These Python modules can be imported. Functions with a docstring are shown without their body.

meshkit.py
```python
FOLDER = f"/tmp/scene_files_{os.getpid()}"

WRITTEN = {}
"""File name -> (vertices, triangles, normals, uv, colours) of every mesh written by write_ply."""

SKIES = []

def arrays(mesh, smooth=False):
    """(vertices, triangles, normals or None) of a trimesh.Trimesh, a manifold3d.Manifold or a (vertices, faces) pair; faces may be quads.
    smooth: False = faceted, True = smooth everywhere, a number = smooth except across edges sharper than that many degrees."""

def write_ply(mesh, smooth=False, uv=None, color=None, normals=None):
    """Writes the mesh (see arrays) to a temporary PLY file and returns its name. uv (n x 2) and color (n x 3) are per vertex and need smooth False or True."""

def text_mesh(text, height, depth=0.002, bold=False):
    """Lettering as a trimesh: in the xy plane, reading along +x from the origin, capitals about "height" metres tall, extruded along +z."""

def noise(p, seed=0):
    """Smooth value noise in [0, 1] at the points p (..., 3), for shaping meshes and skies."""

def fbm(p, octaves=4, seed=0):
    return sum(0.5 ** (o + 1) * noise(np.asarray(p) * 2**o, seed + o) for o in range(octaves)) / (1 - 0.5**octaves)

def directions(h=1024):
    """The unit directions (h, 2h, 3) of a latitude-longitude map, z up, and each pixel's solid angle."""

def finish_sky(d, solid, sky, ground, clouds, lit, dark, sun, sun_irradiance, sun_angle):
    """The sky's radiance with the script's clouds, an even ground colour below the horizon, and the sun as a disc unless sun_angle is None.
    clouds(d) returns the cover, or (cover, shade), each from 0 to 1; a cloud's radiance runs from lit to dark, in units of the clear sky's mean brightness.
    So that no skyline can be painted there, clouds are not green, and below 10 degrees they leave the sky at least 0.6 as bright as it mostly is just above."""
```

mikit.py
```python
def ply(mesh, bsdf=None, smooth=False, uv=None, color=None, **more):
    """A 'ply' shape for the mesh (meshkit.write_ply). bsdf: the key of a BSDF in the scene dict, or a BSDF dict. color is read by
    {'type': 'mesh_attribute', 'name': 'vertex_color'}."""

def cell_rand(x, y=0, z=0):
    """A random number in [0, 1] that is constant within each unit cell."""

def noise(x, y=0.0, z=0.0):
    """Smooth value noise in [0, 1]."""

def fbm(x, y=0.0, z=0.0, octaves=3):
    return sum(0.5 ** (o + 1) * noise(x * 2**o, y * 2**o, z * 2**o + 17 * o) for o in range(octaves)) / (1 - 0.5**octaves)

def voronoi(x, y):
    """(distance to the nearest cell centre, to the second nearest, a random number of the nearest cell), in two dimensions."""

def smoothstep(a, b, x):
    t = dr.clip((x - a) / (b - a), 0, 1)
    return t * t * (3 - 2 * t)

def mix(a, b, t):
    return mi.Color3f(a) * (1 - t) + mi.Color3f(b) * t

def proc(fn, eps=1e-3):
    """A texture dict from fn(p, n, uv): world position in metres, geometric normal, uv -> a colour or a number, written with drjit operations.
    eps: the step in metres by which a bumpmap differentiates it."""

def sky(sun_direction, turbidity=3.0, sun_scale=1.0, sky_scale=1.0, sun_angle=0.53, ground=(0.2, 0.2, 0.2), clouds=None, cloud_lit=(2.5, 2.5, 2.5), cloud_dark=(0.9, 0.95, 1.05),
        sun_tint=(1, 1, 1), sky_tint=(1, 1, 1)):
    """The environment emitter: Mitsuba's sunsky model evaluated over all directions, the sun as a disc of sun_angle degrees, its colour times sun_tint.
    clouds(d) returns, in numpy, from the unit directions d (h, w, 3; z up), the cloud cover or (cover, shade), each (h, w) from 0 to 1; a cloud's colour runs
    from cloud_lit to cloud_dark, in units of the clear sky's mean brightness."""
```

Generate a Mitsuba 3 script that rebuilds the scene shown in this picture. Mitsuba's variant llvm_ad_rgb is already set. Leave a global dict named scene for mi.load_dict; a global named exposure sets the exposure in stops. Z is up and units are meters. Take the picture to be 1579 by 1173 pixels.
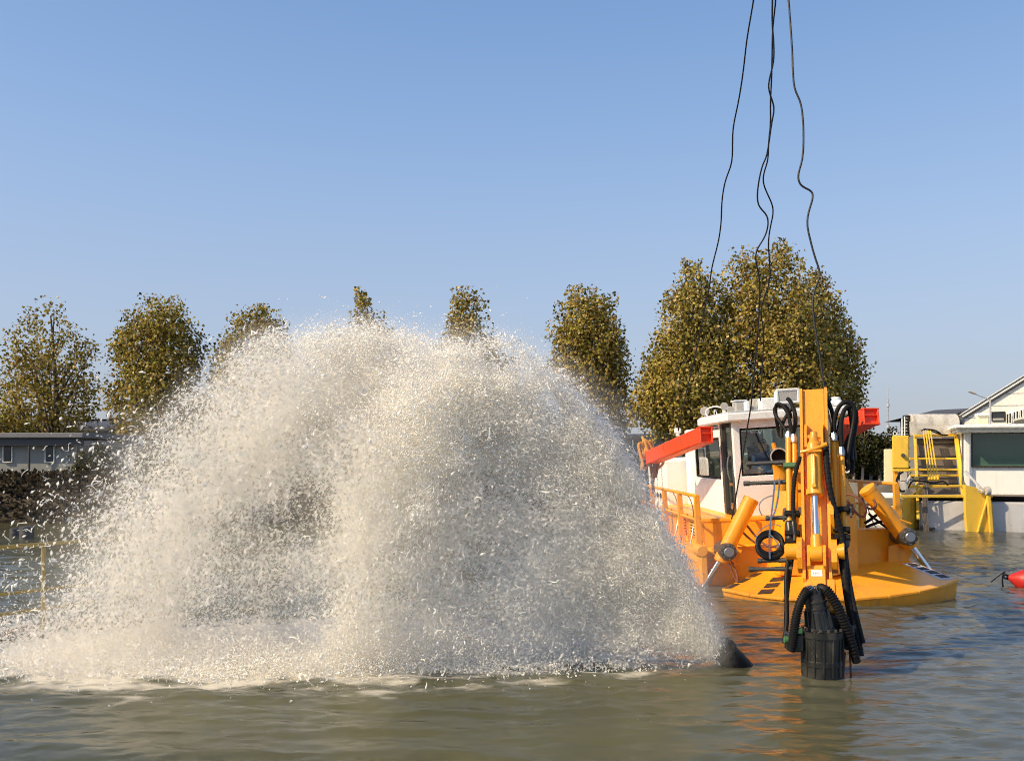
import math, numpy as np, trimesh, manifold3d as m3, drjit as dr, mitsuba as mi, mikit, meshkit
from mikit import proc, noise, fbm, smoothstep, mix
scene, labels = {}, {}

# ---------------------------------------------------------------- camera, sky, exposure
F, CX, HY, H = 1500.0, 789.5, 705.0, 2.6           # focal length and horizon in photograph pixels, eye height in metres
T = mi.ScalarTransform4f
scene['camera'] = {'type': 'perspective', 'fov_axis': 'x', 'fov': math.degrees(2 * math.atan(CX / F)),
                   'to_world': T().look_at(origin=[0, 0, H], target=[0, 1, H], up=[0, 0, 1]),
                   'principal_point_offset_y': (586.5 - HY) / 1173, 'near_clip': 0.1, 'far_clip': 6000.0}
SUN = np.array([-0.73, -0.34, 0.60])
scene['sky'] = mikit.sky(SUN.tolist(), turbidity=3.5, sun_tint=(1.0, 0.965, 0.85), sky_scale=1.5, sky_tint=(1.02, 1.0, 1.04), ground=(0.1, 0.1, 0.08),
                       clouds=lambda d: 0.85 * np.clip(1 - d[..., 2] / 0.42, 0, 1) ** 1.5 * (0.9 + 0.2 * meshkit.fbm(np.stack([d[..., 0] * 2, d[..., 1] * 2, d[..., 2] * 9], -1), 3, 5)), cloud_lit=(0.86, 0.86, 0.93))
exposure = 1.88

def P(px, py, D):
    """The point that stands D metres in front of the quay where the camera is."""
    return np.array([(px - CX) / F * D, D, H - (py - HY) / F * D])

# ---------------------------------------------------------------- materials
def prin(c, rough=0.5, **k):
    c = c if isinstance(c, dict) else {'type': 'rgb', 'value': list(c)}
    return {'type': 'twosided', 'b': {'type': 'principled', 'base_color': c, 'roughness': rough, **k}}

def paint(c, dirt, amount=0.6, scale=1.4, grime=0.0):
    """Weathered paint: broad fading, rain streaks and small scuffs."""
    c, dirt = [float(x) for x in c], [float(x) for x in dirt]
    def fn(p, n, uv):
        broad = fbm(p.x * scale, p.y * scale, p.z * scale, 3)
        streak = noise(p.x * 14, p.y * 14, p.z * 1.1) * noise(p.x * 3, p.y * 3, p.z * 0.7)
        scuff = smoothstep(0.72, 0.85, fbm(p.x * 9, p.y * 9, p.z * 9, 2))
        t = smoothstep(0.45, 0.9, broad) * 0.35 + smoothstep(0.3, 0.75, streak) * 0.4 + scuff * 0.35
        t = t * amount
        if grime: t = t + grime * smoothstep(0.34, 0.02, p.z + 0.22 * fbm(p.x * 3, p.y * 3, p.z * 2, 2))   # scum line above the water
        return mix(c, dirt, dr.clip(t, 0, 1))
    return proc(fn)

M = scene
M['orange_paint'] = prin(paint((0.82, 0.338, 0.014), (0.36, 0.16, 0.04), 0.9, grime=0.55), 0.36, clearcoat=0.3, clearcoat_gloss=0.7)
M['yellow_paint'] = prin(paint((0.74, 0.47, 0.045), (0.33, 0.22, 0.07), 0.9), 0.45)
M['white_paint'] = prin(paint((0.80, 0.82, 0.80), (0.50, 0.44, 0.34), 0.45), 0.4)
M['red_paint'] = prin(paint((0.80, 0.065, 0.015), (0.40, 0.06, 0.03), 0.5), 0.4)
M['grey_paint'] = prin(paint((0.46, 0.47, 0.50), (0.25, 0.22, 0.18), 0.8), 0.5)
M['black_rubber'] = prin((0.011, 0.011, 0.012), 0.5, specular=0.15)
M['black_paint'] = prin((0.03, 0.022, 0.018), 0.6)
M['cast_iron'] = prin(proc(lambda p, n, uv: mix((0.012, 0.013, 0.013), (0.055, 0.052, 0.045), smoothstep(0.45, 0.8, fbm(p.x * 7, p.y * 7, p.z * 2.2, 3)))), 0.33)
M['steel'] = prin((0.42, 0.42, 0.43), 0.3, metallic=0.9)
M['chrome'] = prin((0.75, 0.75, 0.76), 0.12, metallic=1.0)
M['dark_metal'] = prin((0.10, 0.095, 0.085), 0.4, metallic=0.5)
M['lamp_grey'] = prin((0.42, 0.41, 0.38), 0.35)
M['green_cap'] = prin((0.05, 0.15, 0.06), 0.5)
M['rope_orange'] = prin((0.62, 0.30, 0.05), 0.8)
M['shaded_yellow'] = prin(paint((0.30, 0.22, 0.05), (0.11, 0.08, 0.03), 0.9), 0.5)  # weathered railing yellow, its shade painted into the darker base colour
M['brown_rust'] = prin((0.16, 0.06, 0.035), 0.7)
M['glass'] = {'type': 'thindielectric', 'int_ior': 1.55, 'specular_transmittance': {'type': 'rgb', 'value': [0.64, 0.74, 0.68]}}
M['green_glass'] = prin((0.05, 0.105, 0.08), 0.05, specular=0.8)
M['pale_blind'] = prin((0.30, 0.36, 0.32), 0.7)
M['dark_glass'] = prin((0.03, 0.035, 0.04), 0.08)
M['beige'] = prin((0.70, 0.64, 0.44), 0.6)
M['belt'] = prin((0.13, 0.11, 0.095), 0.8)
M['drum_white'] = prin(proc(lambda p, n, uv: mix((0.62, 0.59, 0.52), (0.46, 0.43, 0.37), smoothstep(0.4, 0.8, noise(p.x * 9, p.y * 2, p.z * 2)))), 0.5)
M['concrete'] = prin(proc(lambda p, n, uv: mix((0.32, 0.30, 0.27), (0.15, 0.135, 0.115), smoothstep(0.3, 0.8, fbm(p.x * 0.8, p.y * 0.8, p.z * 2.5, 4)))), 0.9)
M['soil'] = prin(proc(lambda p, n, uv: mix((0.085, 0.066, 0.045), (0.03, 0.026, 0.019), smoothstep(0.3, 0.7, fbm(p.x * 1.7, p.y * 1.7, p.z * 1.7, 4)))), 0.95)
M['ground_mat'] = prin(proc(lambda p, n, uv: mix((0.20, 0.18, 0.14), (0.10, 0.10, 0.055), smoothstep(0.35, 0.65, fbm(p.x * 0.25, p.y * 0.25, 0, 4)))), 0.95)
M['wall_white'] = prin(proc(lambda p, n, uv: mix((0.80, 0.78, 0.73), (0.60, 0.56, 0.50), smoothstep(0.45, 0.9, fbm(p.x * 0.5, p.y * 0.5, p.z * 0.25, 3)))), 0.6)
M['wall_pale'] = prin((0.24, 0.255, 0.25), 0.8)
M['roof_dark'] = prin((0.055, 0.06, 0.075), 0.7)
M['roof_grey'] = prin((0.17, 0.175, 0.19), 0.7)
M['slate'] = prin((0.05, 0.052, 0.062), 0.6)
M['bark'] = prin((0.085, 0.062, 0.045), 0.9)
M['pale_bark'] = prin((0.26, 0.23, 0.20), 0.9)
M['leaf'] = {'type': 'principledthin', 'base_color': {'type': 'mesh_attribute', 'name': 'vertex_color'}, 'roughness': 0.55, 'diff_trans': 0.5, 'spec_trans': 0.0}
M['buoy_red'] = prin(paint((0.48, 0.022, 0.018), (0.25, 0.03, 0.025), 0.8), 0.45)
M['cloth_blue'] = prin((0.03, 0.07, 0.20), 0.85)
M['skin'] = prin((0.50, 0.29, 0.19), 0.55)
M['hair'] = prin((0.02, 0.017, 0.015), 0.6)
M['seat_black'] = prin((0.03, 0.03, 0.035), 0.7)
M['spray_mat'] = {'type': 'principledthin', 'base_color': {'type': 'rgb', 'value': [0.992, 0.984, 0.955]}, 'roughness': 0.2, 'diff_trans': 0.25, 'spec_trans': 0.0}
M['foam_mat'] = {'type': 'principledthin', 'base_color': {'type': 'rgb', 'value': [0.985, 0.975, 0.945]}, 'roughness': 0.35, 'diff_trans': 0.25, 'spec_trans': 0.0}
M['cable_black'] = prin((0.012, 0.013, 0.016), 0.5)

# ---------------------------------------------------------------- mesh helpers
def A(*v): return np.array(v, float)
def unit(v): v = np.asarray(v, float); return v / np.linalg.norm(v)
cat_ = lambda ms: trimesh.util.concatenate(ms)
def hull(pts): return trimesh.convex.convex_hull(np.asarray(pts, float))
def frame(d, up=(0, 0, 1)):
    d = unit(d); up = np.asarray(up, float)
    if abs(d @ unit(up)) > 0.98: up = A(0, 1, 0) if abs(d[1]) < 0.9 else A(1, 0, 0)
    s = unit(np.cross(d, up)); return d, s, np.cross(s, d)
def cbox(x0, x1, y0, y1, z0, z1, b=0.01):
    """A box with chamfered edges."""
    b = min(b, 0.45 * (x1 - x0), 0.45 * (y1 - y0), 0.45 * (z1 - z0))
    pts = []
    for X, sx in ((x0, 1), (x1, -1)):
        for Y, sy in ((y0, 1), (y1, -1)):
            for Z, sz in ((z0, 1), (z1, -1)):
                pts += [(X, Y + sy * b, Z + sz * b), (X + sx * b, Y, Z + sz * b), (X + sx * b, Y + sy * b, Z)]
    return hull(pts)
def beam(p0, p1, w, h, up=(0, 0, 1), b=0.01, w1=None, h1=None):
    """A chamfered bar from p0 to p1; w across, h along up; w1, h1 at the far end."""
    d, s, u = frame(np.subtract(p1, p0), up)
    pts, L = [], np.linalg.norm(np.subtract(p1, p0))
    for e, p, W, Hh in ((0, p0, w, h), (1, p1, w1 or w, h1 or h)):
        q = min(b, W * 0.4, Hh * 0.4, L * 0.4)
        for a in (-1, 1):
            for c in (-1, 1):
                base, i = np.asarray(p, float), (1 - 2 * e)
                pts += [base + s * a * (W / 2 - q) + u * c * (Hh / 2 - q), base + d * i * q + s * a * W / 2 + u * c * (Hh / 2 - q), base + d * i * q + s * a * (W / 2 - q) + u * c * Hh / 2]
    return hull(pts)
def smooth_path(pts, n):
    pts = np.asarray(pts, float)
    if len(pts) < 3: return np.linspace(pts[0], pts[-1], max(n, 2))
    from scipy.interpolate import PchipInterpolator, CubicSpline
    t = np.r_[0, np.cumsum(np.linalg.norm(np.diff(pts, axis=0), axis=1) ** 0.5)]
    return CubicSpline(t, pts)(np.linspace(0, t[-1], n))
def tube(pts, r, sides=8, n=24):
    p = smooth_path(pts, n); m = len(p)
    r = np.interp(np.linspace(0, 1, m), np.linspace(0, 1, len(np.atleast_1d(r))), np.atleast_1d(r)) if np.ndim(r) else np.full(m, r)
    t = np.gradient(p, axis=0); t /= np.linalg.norm(t, axis=1, keepdims=True) + 1e-12
    a = np.zeros_like(p); a[0] = frame(t[0])[1]
    for i in range(1, m):
        v = a[i - 1] - t[i] * (a[i - 1] @ t[i]); a[i] = v / np.linalg.norm(v)
    b, g = np.cross(t, a), np.arange(sides) * 2 * np.pi / sides
    v = (p[:, None] + r[:, None, None] * (np.cos(g)[None, :, None] * a[:, None] + np.sin(g)[None, :, None] * b[:, None])).reshape(-1, 3)
    i, j = np.meshgrid(np.arange(m - 1), np.arange(sides), indexing='ij')
    q = np.stack([i * sides + j, i * sides + (j + 1) % sides, (i + 1) * sides + (j + 1) % sides, (i + 1) * sides + j], -1).reshape(-1, 4)
    f = np.vstack([q[:, [0, 1, 2]], q[:, [0, 2, 3]]])
    k = np.arange(sides); c0, c1 = len(v), len(v) + 1
    caps = np.vstack([np.stack([k * 0 + c0, (k + 1) % sides, k], 1), np.stack([k * 0 + c1, (m - 1) * sides + k, (m - 1) * sides + (k + 1) % sides], 1)])
    return trimesh.Trimesh(np.vstack([v, p[:1], p[-1:]]), np.vstack([f, caps]), process=False)
def lathe(p0, p1, prof, sides=24):
    """A turned shape along p0 -> p1: prof is a list of (fraction of the length, radius)."""
    p0, p1 = np.asarray(p0, float), np.asarray(p1, float)
    d, s, u = frame(p1 - p0); g = np.arange(sides) * 2 * np.pi / sides
    ring = np.cos(g)[:, None] * s + np.sin(g)[:, None] * u
    v = np.vstack([p0 + (p1 - p0) * t + ring * r for t, r in prof] + [[p0 + (p1 - p0) * prof[0][0]], [p0 + (p1 - p0) * prof[-1][0]]])
    m = len(prof); i, j = np.meshgrid(np.arange(m - 1), np.arange(sides), indexing='ij')
    q = np.stack([i * sides + j, i * sides + (j + 1) % sides, (i + 1) * sides + (j + 1) % sides, (i + 1) * sides + j], -1).reshape(-1, 4)
    k = np.arange(sides); c = m * sides
    f = np.vstack([q[:, [0, 1, 2]], q[:, [0, 2, 3]], np.stack([k * 0 + c, (k + 1) % sides, k], 1), np.stack([k * 0 + c + 1, (m - 1) * sides + k, (m - 1) * sides + (k + 1) % sides], 1)])
    mm = trimesh.Trimesh(v, f, process=False); mm.fix_normals(); return mm
def cyl(p0, p1, r, sides=20, b=0.008, r1=None):
    L = np.linalg.norm(np.subtract(p1, p0)); r1 = r1 or r; e = min(0.3, b / L)
    return lathe(p0, p1, [(0, max(r - b, r * 0.5)), (e, r), (1 - e, r1), (1, max(r1 - b, r1 * 0.5))], sides)
def prism(poly, v):
    """The planar 3-D polygon poly pushed along v."""
    poly, n = np.asarray(poly, float), len(poly)
    o = poly[0]; nn = unit(sum(np.cross(poly[i] - o, poly[(i + 1) % n] - o) for i in range(1, n - 1))); _, s, u = frame(nn)
    import shapely
    flat = shapely.Polygon([((q - o) @ s, (q - o) @ u) for q in poly])
    m = trimesh.creation.extrude_polygon(flat, 1.0, engine='earcut')
    vv = m.vertices; m.vertices = o + vv[:, :1] * s + vv[:, 1:2] * u + vv[:, 2:] * np.asarray(v, float); m.fix_normals(); return m
def ring(c, axis, R, r, n=32, sides=8):
    d, s, u = frame(axis); g = np.linspace(0, 2 * np.pi, n + 1)
    return tube([np.asarray(c) + R * (math.cos(x) * s + math.sin(x) * u) for x in g], r, sides, n * 2)

def add(key, mesh, mat, smooth=30, **k):
    if key in scene or key in labels and False:
        i = 1
        while f'{key}_{i:03d}' in scene: i += 1
        key = f'{key}_{i:03d}'
    if isinstance(mesh, list): mesh = cat_(mesh)
    scene[key] = mikit.ply(mesh, mat, smooth=smooth, **k); return key
def each(key, meshes, mat, smooth=30):
    return [add(key, m, mat, smooth) for m in meshes][0]
def tag(key, label=None, cat=None, group=None, kind=None):
    d = {}
    if label: d['label'] = label
    if cat: d['category'] = cat
    if group: d['group'] = group
    if kind: d['kind'] = kind
    labels[key] = d; return key

# ---------------------------------------------------------------- spray path (used by the water's foam too)
NOZ = P(1106, 1010, 12.1); NOZ[2] = 0.16

# ---------------------------------------------------------------- water
rw = np.random.default_rng(5)
def waves(x, y):
    z = np.zeros_like(x)
    swell = 0.55 + 0.9 * meshkit.fbm(np.stack([x * 0.16, y * 0.16, x * 0], -1), 3, 3)
    swell = swell + 0.35 * np.exp(-((y - 11.4) / 1.3) ** 2) * (np.clip((x + 10) / 2, 0, 1) * np.clip((2.5 - x) / 2, 0, 1))   # the plume shakes the water
    for k in range(54):
        L = 0.12 * (0.95 / 0.12) ** rw.random()
        th = rw.normal(1.35, 0.62)
        kx, ky = math.cos(th) * 2 * math.pi / L, math.sin(th) * 2 * math.pi / L
        amp = 0.0024 * L ** 0.72
        z += amp * np.sin(kx * x + ky * y + rw.random() * 6.28 + 0.8 * np.sin(0.7 * kx * y * 0.13 + k))
    chop = meshkit.fbm(np.stack([x * 1.3 + 0.5 * y, y * 3.4, x * 0], -1), 3, 9) - 0.5
    return z * swell * 1.15 + 0.06 * chop * swell
xs = np.r_[np.linspace(-400, -30, 20), np.linspace(-29, -12, 40), np.linspace(-11.9, 15, 360), np.linspace(15.2, 34, 60), np.linspace(36, 400, 20)]
ys = np.r_[np.linspace(-300, -5, 14), np.linspace(-4, 6.5, 24)[1:], np.linspace(6.6, 16, 200), np.linspace(16.06, 26, 110), np.linspace(26.15, 46, 60)]
gx, gy = np.meshgrid(xs, ys)
gz = waves(gx, gy) * np.clip((60 - np.abs(gx)) / 30, 0, 1) * np.clip((gy + 20) / 20, 0, 1)
nx, ny = len(xs), len(ys)
ii, jj = np.meshgrid(np.arange(ny - 1), np.arange(nx - 1), indexing='ij')
q = np.stack([ii * nx + jj, ii * nx + jj + 1, (ii + 1) * nx + jj + 1, (ii + 1) * nx + jj], -1).reshape(-1, 4)
def water_color(p, n, uv):
    muddy = fbm(p.x * 0.3, p.y * 0.3, 0, 3)
    c = mix((0.165, 0.166, 0.085), (0.118, 0.122, 0.066), smoothstep(0.3, 0.7, muddy))
    c = mix(c, (0.15, 0.157, 0.125), smoothstep(1.0, 6.0, p.x))
    # churned, aerated water under the falling spray
    e = dr.sqrt(dr.square((p.x + 3.7) / 5.6) + dr.square((p.y - 13.2) / 2.35))
    f = fbm(p.x * 2.2, p.y * 4.0, 0, 4)
    t = smoothstep(0.0, 0.35, (1.15 - e) * 1.15 + f - 0.60)
    return mix(c, (0.80, 0.775, 0.70), t * 0.95)
M['water_mat'] = {'type': 'bumpmap', 't': proc(lambda p, n, uv: (fbm(p.x * 5 + p.y, p.y * 13, 0, 3)) * 0.009, eps=0.01), 'scale': 1.0,
                  'b': {'type': 'roughplastic', 'alpha': 0.04, 'int_ior': 1.33, 'diffuse_reflectance': proc(water_color), 'nonlinear': True}}
add('water', trimesh.Trimesh(np.stack([gx, gy, gz], -1).reshape(-1, 3), np.vstack([q[:, [0, 1, 2]], q[:, [0, 2, 3]]]), process=False), 'water_mat', smooth=True)
tag('water', 'murky olive green basin water with small ripples', None, None, 'structure')

# ---------------------------------------------------------------- banks and ground
def grid_sheet(xs, ys, zfn):
    X, Y = np.meshgrid(xs, ys); Z = zfn(X, Y); n, m = len(xs), len(ys)
    i, j = np.meshgrid(np.arange(m - 1), np.arange(n - 1), indexing='ij')
    q = np.stack([i * n + j, i * n + j + 1, (i + 1) * n + j + 1, (i + 1) * n + j], -1).reshape(-1, 4)
    return trimesh.Trimesh(np.stack([X, Y, Z], -1).reshape(-1, 3), np.vstack([q[:, [0, 1, 2]], q[:, [0, 2, 3]]]), process=False)
def ground_z(X, Y):
    s = np.clip((Y - 38.5) / 4.5, 0, 1); s = s * s * (3 - 2 * s)
    return -0.8 + 2.2 * s + 0.18 * (meshkit.fbm(np.stack([X * 0.8, Y * 0.8, X * 0], -1), 3, 4) - 0.5) * np.clip((60 - Y) / 20, 0, 1)
add('ground', grid_sheet(np.r_[-3000, -800, np.linspace(-150, 150, 181), 800, 3000], np.r_[np.linspace(38, 60, 45), 80, 150, 400, 1000, 4000], ground_z), 'ground_mat', smooth=True)
tag('ground', 'bare grey brown ground behind the basin', None, None, 'structure')
add('bank', grid_sheet(np.linspace(-60, 12, 200), np.linspace(36.5, 43.2, 30), lambda X, Y: ground_z(X, Y + 1.2) + 0.12), 'soil', smooth=True)
tag('bank', 'dark earth bank sloping to the water at the far left', None, None, 'structure')
add('quay_wall', cbox(12, 90, 41.2, 42.4, -1, 1.55, 0.05), 'concrete')
tag('quay_wall', 'low concrete quay wall behind the moored boat', None, None, 'structure')

# ---------------------------------------------------------------- leaves and trees
def leaf_mesh(c, out, size, rng, cols):
    """One folded, pointed leaf of four triangles at every point of c."""
    n = len(c)
    nrm = rng.normal(size=(n, 3)) + out * 0.9 + A(0, 0, 0.5); nrm /= np.linalg.norm(nrm, axis=1, keepdims=True)
    a = np.cross(nrm, rng.normal(size=(n, 3))); a /= np.linalg.norm(a, axis=1, keepdims=True); b = np.cross(nrm, a)
    s = (size * rng.uniform(0.65, 1.3, n))[:, None]
    k = [a * s, a * 0.15 * s + b * 0.75 * s - nrm * 0.25 * s, -a * s * 0.8, a * 0.15 * s - b * 0.75 * s - nrm * 0.25 * s]
    v = np.stack([c + x for x in k], 1).reshape(-1, 3)
    o = (np.arange(n) * 4)[:, None]
    f = np.vstack([o + A(0, 1, 2).astype(int), o + A(0, 2, 3).astype(int)])
    return trimesh.Trimesh(v, f, process=False), np.repeat(cols, 4, axis=0)
PAL = A((0.20, 0.20, 0.042), (0.33, 0.275, 0.052), (0.43, 0.325, 0.085), (0.54, 0.43, 0.20), (0.28, 0.17, 0.042), (0.09, 0.08, 0.024))
GREEN = A((0.035, 0.045, 0.014), (0.05, 0.055, 0.018), (0.07, 0.068, 0.028), (0.045, 0.04, 0.02), (0.08, 0.07, 0.035), (0.03, 0.036, 0.014))
def tree(label, px, top, D, prof, seed, leaves=9000, key='plane_tree', group=None, size=0.113, base_z=1.3, pal=PAL, bark='bark', trunk_r=0.17, bare=0.0, cat='tree', clump=0.42, weights=(2, 3, 3, 2, 2, 1.5)):
    """prof: (photo y, left px, right px) rows of the crown's outline, turned into metres at the tree's own distance."""
    rng = np.random.default_rng(seed)
    s = D / F; b = P(px, HY, D); b[2] = base_z
    zz = A(*[H - (y - HY) * s for y, l, r in prof]); xl = A(*[(l - px) * s for y, l, r in prof]); xr = A(*[(r - px) * s for y, l, r in prof])
    o = np.argsort(zz); zz, xl, xr = zz[o], xl[o], xr[o]
    ztop, zlow = zz[-1], zz[0]
    if pal is PAL: leaves = leaves * 1.7
    nc = int(leaves / 42)
    w = np.interp(np.linspace(zlow, ztop, 200), zz, xr - xl); w = (w * w + 0.15 * w); cdf = np.cumsum(w) / w.sum()
    h = np.interp(rng.random(nc), cdf, np.linspace(zlow, ztop, 200))
    mid, hw = np.interp(h, zz, (xl + xr) / 2), np.interp(h, zz, (xr - xl) / 2)
    ang, rad = rng.random(nc) * 2 * np.pi, np.sqrt(rng.random(nc)) ** 0.75
    bump = 0.86 + 0.3 * meshkit.noise(np.stack([np.cos(ang) * 2 + seed, np.sin(ang) * 2, h * 0.9], -1))
    cc = np.stack([b[0] + mid + hw * rad * np.cos(ang) * bump, b[1] + hw * rad * np.sin(ang) * bump, h], 1)
    out0 = np.stack([np.cos(ang) * rad, np.sin(ang) * rad, 0.2 + 0 * ang], 1)
    per = rng.poisson(42 * (0.5 + rng.random(nc)), nc)
    idx = np.repeat(np.arange(nc), per)
    drop = rng.random(len(idx)) < bare * (0.35 + 0.65 * (rad[idx] * np.cos(ang[idx]) > 0.1))
    idx = idx[~drop]
    c = cc[idx] + np.clip(rng.normal(size=(len(idx), 3)), -1.5, 1.5) * np.minimum(clump, 0.1 + 0.3 * hw[idx])[:, None] * A(0.8, 0.8, 1.0)
    tone = rng.random(nc)
    pick = rng.choice(6, len(idx), p=np.array(weights) / sum(weights))
    cols = pal[pick] * (0.75 + 0.5 * tone[idx])[:, None] * rng.uniform(0.75, 1.25, (len(idx), 1))
    lm, cols = leaf_mesh(c, out0[idx], size, rng, cols)
    # trunk with limbs reaching into the crown
    tr = [tube([b + A(0, 0, -0.4), b + A(0.05, 0, (ztop - base_z) * 0.4), A(b[0] + mid.mean() * 0.6, b[1], ztop - 0.12 * (ztop - zlow))], [trunk_r * 1.25, trunk_r, trunk_r * 0.25], 8, 14)]
    for k in rng.choice(nc, min(nc, 46), replace=False):
        e = cc[k]; hd = np.hypot(e[0] - b[0], e[1] - b[1])
        z0 = max(base_z + 0.5 * (zlow - base_z) + 0.3, e[2] - hd * rng.uniform(1.3, 2.2)); z0 = min(z0, e[2] - 0.1)
        st = A(b[0] + mid.mean() * 0.5 * (z0 - base_z) / (ztop - base_z), b[1], z0)
        tr.append(tube([st, st * 0.45 + e * 0.55 + A(0, 0, -0.12 * hd), e + A(0, 0, 0.25)], [trunk_r * 0.42, trunk_r * 0.24, 0.018], 5, 7))
    root = key
    if root + '__crown' in scene:
        i = 1
        while f'{key}_{i:03d}__crown' in scene: i += 1
        root = f'{key}_{i:03d}'
    add(root + '__trunk', tr, bark, smooth=True)
    scene[root + '__crown'] = mikit.ply(lm, 'leaf', smooth=False, color=cols)
    tag(root, label, cat, group); return root

ROW = 'plane trees in a row behind the basin'
tree('half bare plane tree at the far left, its branches showing', 86, 462, 60, [(462, 72, 96), (490, 40, 112), (530, 18, 138), (570, 2, 154), (620, -14, 150), (650, -6, 140), (668, 30, 120)], 11, 6400, group=ROW, bare=0.45)
tree('full brown plane tree second from the left, spray over its lower crown', 246, 460, 60, [(460, 230, 262), (485, 202, 290), (530, 186, 306), (580, 172, 318), (630, 168, 320), (668, 180, 310)], 12, 9800, group=ROW)
tree('plane tree half hidden by the left shoulder of the spray', 388, 478, 60, [(478, 384, 408), (500, 358, 436), (540, 338, 446), (590, 326, 452), (640, 326, 450), (668, 340, 440)], 13, 9000, group=ROW)
tree('narrow topped plane tree whose tip rises behind the top of the spray', 566, 450, 60, [(450, 552, 576), (475, 541, 582), (500, 534, 596), (530, 514, 618), (590, 494, 640), (650, 496, 638), (668, 510, 620)], 14, 8200, group=ROW)
tree('square topped plane tree between the two crests of the spray', 724, 457, 60, [(457, 699, 744), (480, 700, 749), (510, 688, 752), (530, 684, 762), (590, 664, 790), (650, 660, 790), (668, 680, 770)], 15, 9000, group=ROW)
tree('tall oval plane tree just right of the spray', 906, 446, 60, [(446, 888, 920), (470, 868, 940), (510, 854, 956), (560, 850, 962), (610, 866, 968), (650, 880, 968), (672, 890, 960)], 16, 9800, group=ROW)
tree('golden plane tree with a pointed spire, leftmost of the big clump behind the dredger', 1056, 388, 58, [(388, 1060, 1072), (420, 1050, 1084), (450, 1034, 1106), (500, 1020, 1112), (550, 1000, 1122), (600, 982, 1128), (640, 974, 1128), (666, 1000, 1120)], 17, 15500, group=ROW, weights=(2, 3.5, 3.5, 3, 1, 1.2))
tree('broad tallest plane tree directly behind the dredger cab', 1180, 382, 59, [(382, 1195, 1222), (398, 1134, 1224), (430, 1126, 1232), (470, 1108, 1262), (540, 1098, 1280), (610, 1092, 1290), (668, 1104, 1280)], 18, 20000, group=ROW, weights=(1.6, 3, 3.6, 2.6, 1.8, 1.3))
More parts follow.
